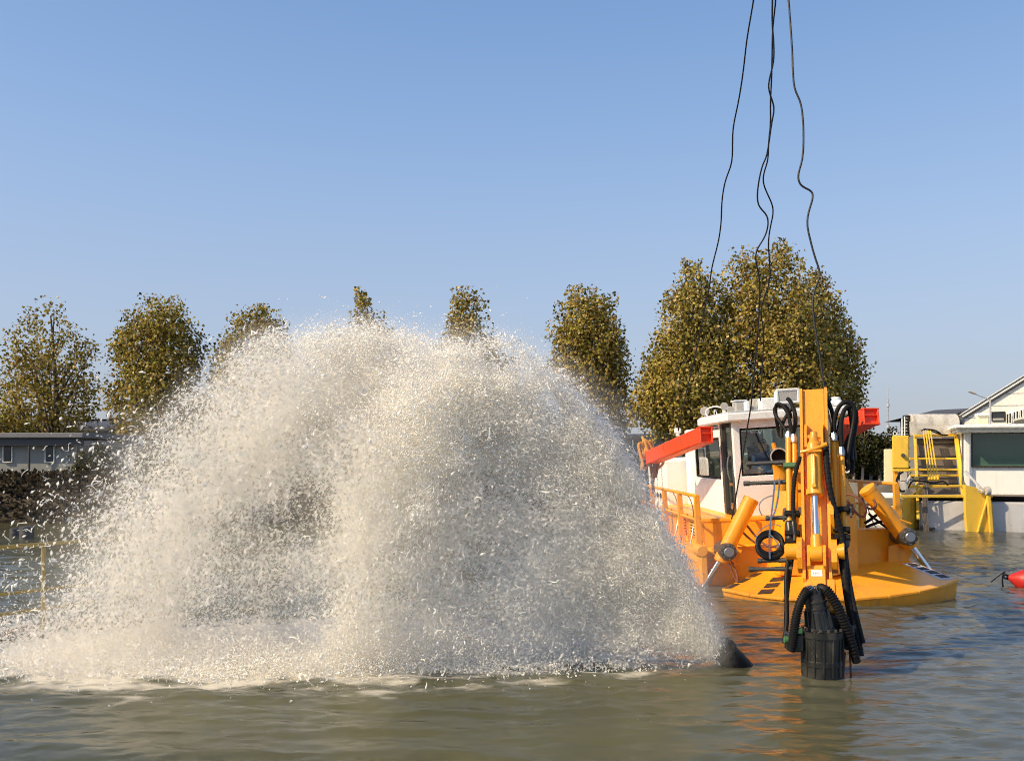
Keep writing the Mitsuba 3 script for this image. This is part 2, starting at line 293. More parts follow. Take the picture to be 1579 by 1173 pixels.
tree('dark plane tree with a thin ragged edge, rightmost of the big clump', 1264, 396, 62, [(396, 1230, 1244), (430, 1226, 1268), (470, 1228, 1292), (520, 1222, 1316), (570, 1220, 1332), (610, 1222, 1330), (660, 1232, 1312)], 19, 11000, group=ROW, bare=0.2)
for k, (x, t) in enumerate(((1300, 664), (1316, 668), (1329, 662), (1342, 672), (1356, 676))):
    tree(['slim sapling closest to the dredger boom, pale trunk', 'second slim sapling right of the dredger boom', 'third slim sapling right of the boom, under the red beam', 'fourth slim sapling right of the boom', 'slim sapling farthest from the boom, beside the beige panel'][k],
         x, t, 50 + (k % 2) * 1.5, [(t, x - 6, x + 6), (t + 14, x - 15, x + 15), (t + 34, x - 17, x + 17), (t + 52, x - 9, x + 9)], 30 + k, 1700, key='sapling', group='saplings behind the quay', size=0.09, base_z=1.4, pal=GREEN, bark='pale_bark', trunk_r=0.07, clump=0.3)
def shrub(label, px, top, bot, w, D, seed, n, pal=GREEN, group='bushes behind the quay'):
    tree(label, px, top, D, [(top, px - w * 0.3, px + w * 0.3), (top + 0.3 * (bot - top), px - w * 0.8, px + w * 0.8), (top + 0.7 * (bot - top), px - w, px + w), (bot, px - w * 0.8, px + w * 0.8)], seed, n, key='bush', group=group, size=0.085, base_z=1.2, pal=pal, trunk_r=0.05, cat='bush', clump=0.28)
shrub('low dark bush between the dredger and the saplings', 1306, 690, 752, 22, 53, 41, 1500)
shrub('brown bush left of the beige panel', 1340, 690, 752, 24, 54, 42, 1600)
shrub('tall twiggy bush behind the beige panel', 1372, 664, 745, 24, 53, 43, 2200, GREEN * A(1.2, 1.0, 1.1))
shrub('dark bush under the right end of the shed roof', 1482, 634, 700, 11, 62, 44, 900)
shrub('greenish bush at the foot of the half bare tree', 22, 636, 690, 34, 55, 45, 2200, PAL * 0.7, 'bushes along the left bank')
shrub('dark bush on the bank right of the low building', 150, 690, 760, 40, 44, 46, 2600, GREEN, 'bushes along the left bank')
shrub('dark bush hidden in the spray on the far bank', 250, 690, 770, 46, 44, 47, 2600, GREEN, 'bushes along the left bank')
shrub('bush on the far bank between spray and dredger, under the orange bundle', 978, 690, 760, 40, 45, 48, 2600, GREEN * 1.1, 'bushes along the left bank')
# dry brush on the bank slope
rb = np.random.default_rng(8); nb = 16000
bx, by = rb.uniform(-40, 6, nb), rb.uniform(37.5, 43, nb)
bc = np.stack([bx, by, ground_z(bx, by + 1.2) + 0.12 + rb.uniform(0, 0.5, nb)], 1)
lm, cols = leaf_mesh(bc, np.tile(A(0, -0.3, 0.2), (nb, 1)), 0.12, rb, A((0.05, 0.04, 0.025), (0.03, 0.026, 0.018), (0.075, 0.06, 0.04))[rb.integers(0, 3, nb)])
scene['dry_brush'] = mikit.ply(lm, 'leaf', smooth=False, color=cols); tag('dry_brush', 'dark dry brush covering the far left bank', 'brush', None, 'stuff')

# ---------------------------------------------------------------- far buildings
def wbox(px0, px1, py0, py1, D, depth, b=0.03):
    """A box whose front fills these photograph limits at distance D."""
    a, c = P(px0, py1, D), P(px1, py0, D)
    return cbox(a[0], c[0], D, D + depth, a[2], c[2], b)
t = 'low_building'
add(t + '__wall', wbox(-130, 120, 686, 752, 46, 6), 'wall_pale'); add(t + '__roof', wbox(-140, 128, 667, 675, 45.3, 7.5), 'roof_grey')
add(t + '__fascia', wbox(-138, 126, 675.4, 687, 45.5, 0.3), 'slate')
for x0, x1 in ((-60, -40), (5, 17), (70, 82)):
    w = add(t + '__window', wbox(x0, x1, 688, 712, 45.92, 0.1), 'dark_glass'); add(w + '__frame', [wbox(x0 - 1.2, x0, 687.5, 713, 45.9, 0.12, .01), wbox(x1, x1 + 1.2, 687.5, 713, 45.9, 0.12, .01), wbox(x0, x1, 712, 713.3, 45.88, 0.12, .01)], 'white_paint')
for x in (-90, 44, 118): add(t + '__post', wbox(x - 1.6, x + 1.6, 687.5, 752, 45.5, 0.1), 'slate')
tag(t, 'low pale building with a flat overhanging grey roof at the left edge', 'building')
t = 'long_shed'
add(t + '__wall', wbox(-400, 800, 662, 735, 92, 14), 'roof_grey')
a, c = P(-420, 664, 91.2), P(830, 664, 91.2)
add(t + '__roof', prism([A(a[0], 91.2, a[2]), A(a[0], 91.2, a[2] + 0.35), A(a[0], 99, a[2] + 1.4), A(a[0], 107, a[2] + 0.35), A(a[0], 107, a[2])], A(c[0] - a[0], 0, 0)), 'roof_dark')
tag(t, 'long low dark roofed shed far behind the left trees', 'building')
t = 'grey_shed'
add(t + '__wall', wbox(930, 1330, 676, 730, 84, 12), 'roof_grey')
a, c = P(925, 677, 83.4), P(1336, 677, 83.4)
add(t + '__roof', prism([A(a[0], 83.4, a[2]), A(a[0], 83.4, a[2] + 0.3), A(a[0], 90, a[2] + 0.6), A(a[0], 97, a[2] + 0.3), A(a[0], 97, a[2])], A(c[0] - a[0], 0, 0)), 'slate')
tag(t, 'low grey shed far behind the gap between spray and dredger', 'building')
t = 'dark_roof_shed'
add(t + '__wall', wbox(1452, 1600, 642, 730, 112, 12), 'roof_grey')
a = P(1446, 643, 111); c = P(1620, 643, 111)
add(t + '__roof', hull([a, c, a + A(0, 16, 0), c + A(0, 16, 0), a + A(1.9, 5, 1.05), c + A(0, 5, 1.6), a + A(3.2, 9, 1.1), c + A(0, 9, 1.6)]), 'roof_dark')
tag(t, 'dark grey hipped roof of a shed behind the white warehouse', 'building')
# white warehouse: its gable end turned towards the basin's left
t, D = 'warehouse', 60.0
e = P(1480, 650, D); zg, W, slope = 1.2 - e[2], 24.0, 0.66
WT = np.eye(4); WT[:3, 0] = (0.89, -0.456, 0); WT[:3, 1] = (0.456, 0.89, 0); WT[:3, 3] = e
def Wm(m): m = m.copy(); m.apply_transform(WT); return m
def wq(px, py):
    k = (px - CX) / F; q_ = (k * D - e[0]) / (0.89 + 0.456 * k); return q_, H - (py - HY) / F * (D - 0.456 * q_) - e[2]
def wb(px0, px1, py0, py1, y0, y1, b=.01):
    (q0, z1), (q1, _) = wq(px0, py0), wq(px1, py0); z0 = wq((px0 + px1) / 2, py1)[1]; return Wm(cbox(q0, q1, y0, y1, z0, z1, b))
zr = slope * W / 2
add(t + '__wall', Wm(prism([A(0, 0, zg), A(W, 0, zg), A(W, 0, 0), A(W / 2, 0, zr), A(0, 0, 0)], A(0, 28, 0))), 'wall_white')
sn = unit(A(-slope, 0, 1))
for side in (0, 1):
    lo, hi = (A(-0.35, 0, -0.23) if side == 0 else A(W + 0.35, 0, -0.23)), A(W / 2, 0, zr)
    n_ = sn if side == 0 else A(-sn[0], 0, sn[2])
    r = add(t + '__roof', Wm(hull([q + n_ * h_ + A(0, y_, 0) for q in (lo, hi) for h_ in (0.1, 0.36) for y_ in (-0.15, 28.2)])), 'white_paint')
    for hh in ((0.25, 0.31), (0.03, 0.12)): add(r + '__trim', Wm(hull([q + n_ * h_ + A(0, y_, 0) for q in (lo, hi) for h_ in hh for y_ in (-0.2, -0.152)])), 'slate')
for k in range(10):
    z = zg + 0.9 + k * 0.72; xa = max(0, z / slope) + 0.1
    add(t + '__panel_seam', Wm(cbox(xa, W - xa, -0.015, 0.01, z, z + 0.04, 0.004)), 'wall_pale')
def ww(px0, px1, py0, py1, mat='dark_glass'):
    w = add(t + '__window', wb(px0, px1, py0, py1, -0.06, 0.05), mat)
    fr = 'dark_metal' if px1 - px0 > 9 else 'white_paint'
    add(w + '__frame', [wb(px0 - 1.2, px1 + 1.2, py0 - 1.2, py0, -.12, .02), wb(px0 - 1.2, px1 + 1.2, py1, py1 + 1.2, -.12, .02), wb(px0 - 1.2, px0, py0, py1, -.12, .02), wb(px1, px1 + 1.2, py0, py1, -.12, .02)], fr); return w
w = ww(1530, 1549, 636, 648); add(w + '__sill', wb(1531, 1548, 645, 647.8, -0.1, -.05, .005), 'lamp_grey')
for x in (1552.5, 1556.5, 1563, 1567.5, 1574, 1578.5, 1586, 1592): ww(x, x + 2.4, 639 - (x - 1552) * 0.3, 653 - (x - 1552) * 0.25)
add(t + '__awning', Wm(hull([A(*q_) for q_ in ((wq(1563, 646)[0], 0, wq(1563, 646)[1]), (wq(1600, 636)[0], 0, wq(1600, 636)[1]), (wq(1563, 650)[0], 0, wq(1563, 650)[1]), (wq(1600, 642)[0], 0, wq(1600, 642)[1]), (wq(1563, 650)[0], -1, wq(1563, 650)[1]), (wq(1600, 642)[0], -1, wq(1600, 642)[1]))])), 'lamp_grey')
tag(t, 'white warehouse with a steep gable roof edge at the right border', 'warehouse')
def pipe_of(p, q, r, m='grey_paint'): return cyl(p, q, r, 10)
t = 'street_lamp'
add(t + '__pole', tube([A(*P(1527, 700, 56)[:2], 1.3), P(1527, 616, 56)], [0.07, 0.05], 8, 4), 'grey_paint'); add(t + '__arm', tube([P(1527, 617, 56), P(1515, 612, 56), P(1500, 606, 56)], 0.035, 6, 8), 'grey_paint')
add(t + '__lamp_head', beam(P(1503, 606.5, 56), P(1493, 603.4, 56), 0.24, 0.12, b=0.04, w1=0.16, h1=0.07), 'lamp_grey'); tag(t, 'grey street lamp arm reaching left from the white warehouse', 'street lamp')
t = 'radio_mast'
tr = []
b0 = A(*P(1369.5, 700, 210)[:2], 1.5); zt = P(1369, 604, 210)[2]
legs = [A(math.cos(a_), math.sin(a_), 0) for a_ in (0.3, 2.4, 4.5)]
for i in range(3): add(t + '__leg', tube([b0 + legs[i] * 0.28, A(b0[0], b0[1], zt - 1.5) + legs[i] * 0.12], 0.05, 5, 3), 'grey_paint')
N_ = 24
for k in range(N_):
    z0, z1 = 1.5 + (zt - 3) * k / N_, 1.5 + (zt - 3) * (k + 1) / N_; f0 = 0.28 - 0.16 * k / N_
    for i in range(3): tr.append(tube([A(b0[0], b0[1], z0) + legs[i] * f0, A(b0[0], b0[1], z1) + legs[(i + 1) % 3] * f0], 0.04, 4, 2))
add(t + '__lattice', tr, 'grey_paint'); add(t + '__spike', tube([A(b0[0], b0[1], zt - 1.6), A(b0[0], b0[1], zt + 1.2)], 0.05, 5, 3), 'grey_paint')
for f_ in (0.45, 0.72): add(t + '__platform', lathe(A(b0[0], b0[1], 1.5 + zt * f_), A(b0[0], b0[1], 2.0 + zt * f_), [(0, .34), (1, .34)], 10), 'grey_paint')
tag(t, 'thin radio mast far behind the bushes', 'mast')

# ---------------------------------------------------------------- dredger: built level, then listed 3.5 degrees
RO, OX = math.radians(3.5), 6.0
G = np.eye(4); G[0, 0] = G[2, 2] = math.cos(RO); G[0, 2] = -math.sin(RO); G[2, 0] = math.sin(RO); G[0, 3] = OX
def L(m): m = cat_(m) if isinstance(m, list) else m; m = m.copy(); m.apply_transform(G); return m
def LP(px, py, D):
    """World point to the dredger's own level frame."""
    p = P(px, py, D) - A(OX, 0, 0); return (G[:3, :3].T @ p)
def Lb(*a, b=0.012): return L(cbox(*a, b=b))
d = 'dredger'
def D_(name, mesh, mat, smooth=30): return add(f'{d}__{name}', mesh, mat, smooth)
def De(name, meshes, mat): return each(f'{d}__{name}', meshes, mat)
hl = D_('hull', L(hull([(x, y, z) for x in (-2.15, 2.15) for y, z in ((19.95, -0.8), (19.9, 0.78), (30, 0.78), (29, -0.8))] + [(x, y, 0.8) for x in (-2.13, 2.13) for y in (19.92, 29.98)])), 'orange_paint')
each(hl + '__rub_rail', [L(beam((s * 2.17, 19.95, 0.62), (s * 2.17, 29.9, 0.62), 0.06, 0.08)) for s in (-1, 1)], 'orange_paint')
zt_ = lambda y: 0.22 + 0.09 * (y - 17.9)
plan = [(2.08, 19.88), (2.22, 17.9), (1.75, 17.5), (1.2, 17.22), (0.6, 17.06), (0.0, 17.0), (-0.6, 17.08), (-1.15, 17.3), (-1.65, 17.72), (-2.03, 18.3), (-0.75, 19.88)]
bow = D_('bow_plate', L(hull([(x, y, zt_(y)) for x, y in plan] + [(0.95 * x, 19 + (y - 19) * 0.93, -0.55) for x, y in plan])), 'orange_paint', 20)
add(bow + '__edge_band', L([beam((x0, y0, zt_(y0) - 0.02), (x1, y1, zt_(y1) - 0.02), 0.05, 0.06, b=0.015) for (x0, y0), (x1, y1) in zip(plan[1:-1], plan[2:-1] + [plan[-1]])][:8]), 'orange_paint')
def dash(x0, y0, x1, y1, n, w, l):
    p, q = A(x0, y0, zt_(y0)), A(x1, y1, zt_(y1)); u = unit(q - p); nn = unit(A(0, -0.09, 1)); s = A(1, 0, 0)
    for k in range(n):
        c = p + (q - p) * (k + 0.5) / n
        add(bow + '__grip_stripe', L(hull([c + u * a * l / 2 + s * (b_ * w / 2) + nn * h_ for a in (-1, 1) for b_ in (-1, 1) for h_ in (0.006, 0.012)])), 'black_paint')
add(bow + '__grip_band', L(hull([(x, y, zt_(y) + h_) for x, y in ((1.93, 17.95), (2.19, 17.95), (2.09, 19.5), (1.83, 19.5)) for h_ in (0.0005, 0.005)])), 'grey_paint')
dash(-1.97, 18.24, -1.02, 19.44, 3, 0.13, 0.38); dash(-1.44, 17.62, -0.74, 19.0, 3, 0.25, 0.34); dash(2.08, 18.02, 1.97, 19.45, 4, 0.16, 0.25)
# deck house, bulkhead, boom pedestal
dh = D_('deck_house', L(hull([(x, y, z) for x, y in ((-1.9, 20.45), (-0.2, 19.93), (1.1, 19.93), (1.1, 26.2), (-1.9, 26.2)) for z in (0.8, 1.43)])), 'orange_paint')
add(dh + '__front_rib', L([beam((-1.91, 20.44, 1.39), (-0.2, 19.92, 1.39), 0.03, 0.07)]), 'orange_paint')
D_('front_block', L(hull([(x, y, z) for x, y in ((-2.1, 20.4), (-1.85, 20.0), (-0.75, 19.7), (-0.75, 20.4)) for z in (-0.6, 0.86)])), 'orange_paint')
D_('bulkhead', L(hull([(x, y, z) for x, y, z in ((0.7, 19.55, 0.2), (2.12, 19.98, 0.2), (2.12, 19.98, 1.02), (0.7, 19.55, 1.1), (0.7, 20.2, 0.2), (2.12, 20.2, .2), (2.12, 20.2, 1.02), (.7, 20.2, 1.1))])), 'orange_paint')
for k in range(2):
    y0 = 20.5 + k * 1.75
    lv = D_('louvre', Lb(-1.93, -1.898, y0, y0 + 1.3, 0.95, 1.36, b=0.003), 'black_paint')
    for j in range(6):
        add(lv + '__slat', L(beam((-1.945, y0 + 0.03, 0.985 + j * 0.066), (-1.945, y0 + 1.27, 0.985 + j * 0.066), 0.035, 0.014, up=(-0.6, 0, 1), b=0.003)), 'orange_paint')
    add(lv + '__frame', L([cbox(-1.96, -1.9, y0 + a, y0 + a + 0.07, 0.93, 1.39, 0.005) for a in (-0.06, 0.62, 1.29)]), 'orange_paint')
a_ = LP(1298, 727, 18.6); pl = [LP(*q, 18.6) for q in ((1284, 727), (1300, 727), (1318, 740), (1334, 767), (1337, 800), (1338, 886), (1270, 886))]
pl2 = [q + A(0, 0.9 * (q[0] - pl[0][0]), 0) for q in pl]
pd = D_('boom_pedestal', L([hull([q + A(0, 0.02, 0) for q in pl2] + [q + A(0, 1.0, 0) for q in pl]), prism([q + A(-0.75, 0.3, 0) for q in pl], A(0, 0.9, 0)), cbox(-0.35, 0.2, 18.72, 19.9, 0.25, 1.5)]), 'orange_paint')
add(pd + '__lifting_eye', L(ring(LP(1306, 724, 18.65), (0, 1, 0), 0.055, 0.016, 14, 6)), 'white_paint')
add(pd + '__pivot_pin', L(cyl((-0.62, 18.9, 1.55), (0.72, 18.9, 1.55), 0.11)), 'dark_metal')
add(pd + '__stain', L(beam(LP(1303, 748, 18.58), LP(1303, 765, 18.58), 0.05, 0.01, up=(0, 1, 0), b=.002)), 'brown_rust')
# railings on both hull edges
for s, name in ((-1, 'left'), (1, 'right')):
    x = s * 2.07
    rl = D_('railing', L([beam((x, 20.1, 1.93), (x, 28.5, 1.93), 0.07, 0.07, b=0.02), beam((x, 20.1, 1.42), (x, 28.5, 1.42), 0.05, 0.05, b=0.015)]), 'orange_paint')
    for y in (20.15, 22.2, 24.4, 26.6, 28.4): add(rl + '__post', L(beam((x, y, 0.79), (x, y, 1.95), 0.15, 0.09, up=(0, 1, 0), b=0.012, w1=0.11)), 'orange_paint')
    for y in (21.1, 23.1): add(rl + '__stay', L(tube([(x, y, 1.9), (x - s * 0.15, y + 0.3, 1.5), (x, y + 0.1, 0.82)], 0.014, 6, 8)), 'steel')
# cab
x0, x1, y0, y1, z0, z1 = -1.2, 1.0, 20.3, 23.3, 1.43, 3.42
cab = D_('cab', L([cbox(x0, x1, y0, y0 + 0.09, z0, 2.27), cbox(x0, x0 + 0.14, y0, y0 + 0.14, 2.26, z1), cbox(x1 - 0.12, x1, y0, y0 + 0.12, 2.26, z1), cbox(x0 + 0.14, x1 - 0.12, y0, y0 + 0.09, 3.27, z1),
    cbox(x0, x0 + 0.09, y0 + 1.15, 26, z0, 2.18), cbox(x0, x0 + 0.10, 21.45, 21.72, 2.17, z1), cbox(x0, x0 + 0.09, 21.7, 26, 3.12, 3.3), cbox(x0, x0 + 0.1, 24.7, 26, 2.17, 3.2),
    cbox(x1 - 0.09, x1, y0 + 0.1, 26, z0, 2.3), cbox(x1 - 0.09, x1, 22.6, 22.9, 2.29, z1), cbox(x1 - 0.09, x1, 25.4, 26, 2.29, 3.3), cbox(x0 + 0.1, x1 - 0.1, 25.9, 26, z0, 2.4), cbox(x0 + .1, x1 - .1, y0 + .1, 25.9, z0 - 0.02, z0 + 0.05)]), 'white_paint')
rf = add(cab + '__roof', L([cbox(x0 - 0.17, x1 + 0.17, y0 - 0.25, 23.2, 3.42, 3.6, 0.03), cbox(x0 + 0.02, x1 - 0.02, 23.2, 26.05, 3.28, 3.4, 0.03)]), 'white_paint')
add(cab + '__roof_rim', L([cbox(x0 - 0.13, x1 + 0.13, y0 - 0.21, 23.1, 3.6, 3.63, 0.01)]), 'grey_paint')
def pane(name, pts, off):
    pts = [A(*q) for q in pts]
    w = add(cab + '__' + name, L(prism(pts, A(*off) * 0.012)) if False else L(trimesh.Trimesh(pts, [[0, 1, 2], [0, 2, 3]], process=False)), 'glass', False)
    return w
def gasket(pts, w=0.045):
    pts = [A(*q) for q in pts]
    return add(cab + '__window_seal', L([beam(a, b, w, w, b=0.01) for a, b in zip(pts, pts[1:] + pts[:1])]), 'black_rubber')
fw = [(x0 + 0.16, y0 + 0.05, 2.29), (x1 - 0.14, y0 + 0.05, 2.29), (x1 - 0.14, y0 + 0.05, 3.25), (x0 + 0.16, y0 + 0.05, 3.25)]
pane('windscreen', fw, (0, 1, 0)); gasket(fw)
sw = [(x0 + 0.05, 21.8, 2.2), (x0 + 0.05, 24.62, 2.2), (x0 + 0.05, 24.62, 3.1), (x0 + 0.05, 21.8, 3.1)]
pane('side_window', sw, (1, 0, 0)); gasket(sw, 0.07)
pane('side_window', [(x1 - .05, 20.5, 2.32), (x1 - .05, 22.55, 2.32), (x1 - .05, 22.55, 3.38), (x1 - .05, 20.5, 3.38)], (1, 0, 0))
pane('side_window', [(x1 - .05, 22.95, 2.32), (x1 - .05, 25.35, 2.32), (x1 - .05, 25.35, 3.25), (x1 - .05, 22.95, 3.25)], (1, 0, 0))
pane('rear_window', [(x0 + .15, 25.95, 2.42), (x1 - .15, 25.95, 2.42), (x1 - .15, 25.95, 3.25), (x0 + .15, 25.95, 3.25)], (0, 1, 0))
dg = [(x0 + 0.04, 20.5, 1.5), (x0 + 0.04, 21.36, 1.5), (x0 + 0.04, 21.36, 3.36), (x0 + 0.04, 20.5, 3.36)]
pane('door_glass', dg, (1, 0, 0)); gasket(dg, 0.09)
each(cab + '__door_post', [L(cbox(x0 - 0.02, x0 + 0.06, 21.3, 21.47, 1.45, 3.4, 0.01)), L(cbox(x0 - 0.015, x0 + 0.06, 20.44, 20.52, 1.45, 3.4, 0.01))], 'dark_metal')
add(cab + '__door_handle', L(tube([(x0 - 0.03, 20.62, 2.2), (x0 - 0.07, 20.64, 2.3), (x0 - 0.07, 20.64, 2.6), (x0 - 0.03, 20.62, 2.7)], 0.014, 6, 10)), 'steel')
add(cab + '__wiper', L(tube([(-0.35, 20.31, 2.3), (-0.55, 20.3, 2.75), (-0.72, 20.3, 3.15)], 0.011, 5, 8)), 'black_rubber')
# inside the cab
add(cab + '__seat', L([cbox(-0.57, -0.03, 21.1, 21.7, 2.0, 2.17, 0.04), beam((-0.3, 21.74, 2.1), (-0.3, 21.84, 2.9), 0.5, 0.12, up=(0, 1, 0), b=0.04), cbox(-0.45, -0.15, 21.25, 21.55, 1.48, 2.01)]), 'seat_black')
add(cab + '__console', L([cbox(-0.95, -0.55, 20.75, 21.9, 1.48, 2.15, 0.03), cbox(0.25, 0.6, 20.9, 21.9, 1.48, 2.1, 0.03), cbox(-0.95, -0.6, 20.5, 20.8, 1.48, 2.4, 0.03)]), 'grey_paint')
add(cab + '__locker', L(cbox(-1.05, -0.25, 24.8, 25.85, 1.48, 2.75, 0.02)), 'wall_pale')
# lamps and boxes on the cab roof
def roof_lamp(px, py, D, s, tilt=0.3):
    c = LP(px, py, D); f = unit(A(-0.25, -1, -tilt))
    k = D_('work_lamp', L(lathe(c - f * s, c + f * s * 0.6, [(0, s * 0.35), (0.35, s * 0.8), (0.9, s), (1, s * 0.9)], 14)), 'lamp_grey')
    add(k + '__bracket', L([tube([c + A(0, 0, -s * 0.7), A(c[0], c[1], 3.58)], 0.022, 6, 3)]), 'white_paint'); return k
roof_lamp(1087, 634, 22.6, 0.11, 0.1); roof_lamp(1117, 626, 21.4, 0.09); roof_lamp(1126, 631, 20.6, 0.075)
def roof_box(px0, px1, py0, py1, D, dep, mat='white_paint'):
    a, c = LP(px0, py1, D), LP(px1, py0, D); k = D_('roof_box', L(cbox(a[0], c[0], D, D + dep, 3.6 if a[2] < 3.75 else a[2], c[2], 0.02)), mat); return k
k = roof_box(1135, 1150, 618, 640, 21.2, 0.35, 'lamp_grey'); add(k + '__lid', L(cbox(*(lambda a, c: (a[0] - .02, c[0] + .02, 21.18, 21.58, c[2], c[2] + .03))(LP(1135, 640, 21.2), LP(1150, 618, 21.2)), .008)), 'white_paint')
roof_box(1151, 1156, 618, 640, 20.6, 0.2); roof_box(1161, 1172, 614, 634, 21.3, 0.3, 'lamp_grey'); roof_box(1175, 1200, 612, 637, 21.0, 0.5)
a = LP(1101, 637, 22.0); D_('roof_rail', L([tube([(a[0] - .14, a[1], 3.6), (a[0] - .14, a[1], 3.78), (a[0] + .1, a[1] - .3, 3.78), (a[0] + .1, a[1] - .3, 3.6)], .016, 6, 20), ring((a[0], a[1] - .15, 3.68), (0.8, -.6, 0), .06, .012, 14, 6)]), 'white_paint')
c0, c1 = LP(1198, 622, 20.25), LP(1231, 599, 20.25)
fl = D_('floodlight', L(hull([(x, 20.25, z) for x in (c0[0], c1[0]) for z in (c0[2], c1[2])] + [(x, 20.62, z) for x in (c0[0] + .05, c1[0] - .05) for z in (c0[2] + .05, c1[2] - .04)])), 'white_paint')
add(fl + '__lens', L(cbox(c0[0] + .05, c1[0] - .05, 20.225, 20.26, c0[2] + .05, c1[2] - .05, .008)), 'lamp_grey')
add(fl + '__rim', L([beam((c0[0], 20.235, z), (c1[0], 20.235, z), .05, .05) for z in (c0[2] + .01, c1[2] - .01)] + [beam((x, 20.235, c0[2]), (x, 20.235, c1[2]), .05, .05) for x in (c0[0] + .01, c1[0] - .01)]), 'white_paint')
add(fl + '__stand', L(tube([((c0[0] + c1[0]) / 2 + .08, 20.45, c0[2]), ((c0[0] + c1[0]) / 2 + .1, 20.45, 3.6)], .06, 8, 3)), 'lamp_grey')
D_('roof_cable', L([tube([LP(1124, 634, 20.9), LP(1140, 640, 20.2), LP(1165, 638, 20.2), LP(1190, 634, 20.3), LP(1202, 622, 20.3)], 0.016, 6, 30)]), 'black_rubber')
D_('white_beacon', L([lathe(LP(1289, 634, 20.6), LP(1287, 612, 20.6), [(0, .07), (.5, .08), (.55, .12), (.9, .12), (1, .06)], 14), lathe(LP(1292, 632, 20.3), LP(1294, 616, 20.3), [(0, .06), (.6, .09), (1, .05)], 12), cbox(*(lambda a: (a[0] - .1, a[0] + .05, 20.3, 20.5, 3.58, a[2]))(LP(1273, 624, 20.3)), .01)]), 'white_paint')
# white engine hood behind the cab
eh = D_('engine_hood', Lb(-1.75, 1.75, 26.2, 29.4, 0.8, 2.65, b=0.06), 'white_paint')
for j in range(3): add(eh + '__panel_gap', Lb(-1.757, -1.745, 26.7 + j * 0.9, 26.73 + j * 0.9, 1.0, 2.5, b=.002), 'dark_metal')
add(eh + '__hood_rail', L([tube([(-1.7, 26.3, 2.9), (-1.7, 29.3, 2.9)], .016, 6, 4)] + [tube([(-1.7, 26.35 + j * .98, 2.63), (-1.7, 26.35 + j * .98, 2.9)], .014, 6, 3) for j in range(4)]), 'grey_paint')
add(eh + '__latch', L([cbox(-1.775, -1.74, 26.5 + j * 0.55, 26.58 + j * 0.55, 1.55, 1.72, .01) for j in range(5)]), 'black_paint')
D_('vent_cap', L(lathe(LP(1045, 672, 25.6), LP(1045, 660, 25.6), [(0, .05), (.35, .05), (.4, .09), (.95, .09), (1, .06)], 12)), 'white_paint')
# red beams
def red_beam(p0, p1, w, h, h1):
    k = D_('red_beam', beam(p0, p1, w, h, b=0.02, h1=h1), 'red_paint')
    u, s, v = frame(np.subtract(p1, p0))
    for i in (0.3, 0.62): add(k + '__strap', beam(np.add(p0, np.subtract(p1, p0) * i) + v * 0.02, np.add(p0, np.subtract(p1, p0) * i) - u * 0.02 + v * 0.02, w + 0.02, h * 0.5, b=.004), 'brown_rust')
    add(k + '__end_plate', [beam(np.asarray(p0) + v * e * (h / 2 - 0.015) - u * 0.09, np.asarray(p0) + v * e * (h / 2 - .015) + u * .03, w + 0.03, 0.03, b=.006) for e in (-1, 1)] + [beam(np.asarray(p0) + s * e * (w / 2 - 0.015) - u * 0.09, np.asarray(p0) + s * e * (w / 2 - .015) + u * .03, 0.03, h - .05, b=.006) for e in (-1, 1)] + [beam(np.asarray(p0) + v * .03 - u * .08, np.asarray(p0) + v * .03, w, .025, b=.004)], 'red_paint'); return k
red_beam(P(1087, 671, 21.0), P(1004, 706, 24.2), 0.30, 0.36, 0.33)
red_beam(P(1341, 643, 20.6), P(1270, 680, 23.0), 0.34, 0.36, 0.34)
q = P(996, 706, 24.2)
rp = np.random.default_rng(3)
D_('rope_bundle', [tube([q + A(-0.2 + .1 * i, 0, -.25) + rp.normal(size=3) * .05, q + A(-.12 + .09 * i, -.05, .1) + rp.normal(size=3) * .05, q + A(0, 0, .42) + rp.normal(size=3) * .09, q + A(.12, 0.1, 0.05) + rp.normal(size=3) * .06], 0.035, 6, 14) for i in range(6)], 'rope_orange')
De('beam_stay', [tube([P(1010, 712, 24), P(1006, 745, 24.3)], .05, 6, 3), tube([P(1016, 711, 24), P(1011, 735, 24.3)], .04, 6, 3), tube([P(1003, 715, 24), P(1008, 760, 24.6)], .04, 6, 3)], 'brown_rust')
# stabiliser legs
def leg(name, piv, top, foot, R, D):
    k = D_('stabiliser_leg', L(lathe(LP(*piv, D), LP(*top, D - 0.05), [(-0.22, R * 0.75), (-0.2, R * 0.95), (0.0, R), (0.93, R), (0.932, R * 1.05), (0.99, R * 1.05), (1.0, R * 0.96)], 24)), 'orange_paint')
    c = LP(*piv, D)
    add(k + '__pivot_disc', L([lathe(c - A(0, R + 0.14, 0), c + A(0, R + 0.2, 0), [(0, .12), (.02, .165), (.15, .175), (1, .175)], 28)]), 'dark_metal')
    add(k + '__disc_hub', L([lathe(c - A(0, R + 0.17, 0), c - A(0, R + 0.13, 0), [(0, .09), (.3, .1), (1, .1)], 20)] + [lathe(c - A(-math.cos(a_) * .14, R + .16, -math.sin(a_) * .14), c - A(-math.cos(a_) * .14, R + .12, -math.sin(a_) * .14), [(0, .012), (1, .014)], 6) for a_ in np.arange(8) * .785]), 'steel')
    add(k + '__rod', L(cyl(LP(*piv, D), LP(*foot, D), 0.062, 18)), 'chrome')
    add(k + '__feed_pipe', L(tube([LP(*piv, D) + A(.1, -R * .9, .25), LP(*piv, D) * .4 + LP(*top, D) * .6 + A(-R * .8, -R * .5, 0), LP(*piv, D) * .2 + LP(*top, D) * .8 + A(-R * .9, -R * .4, 0)], .018, 6, 10)), 'orange_paint'); return k
leg('left', (1119, 849), (1159, 768), (1080, 912), 0.155, 19.55)
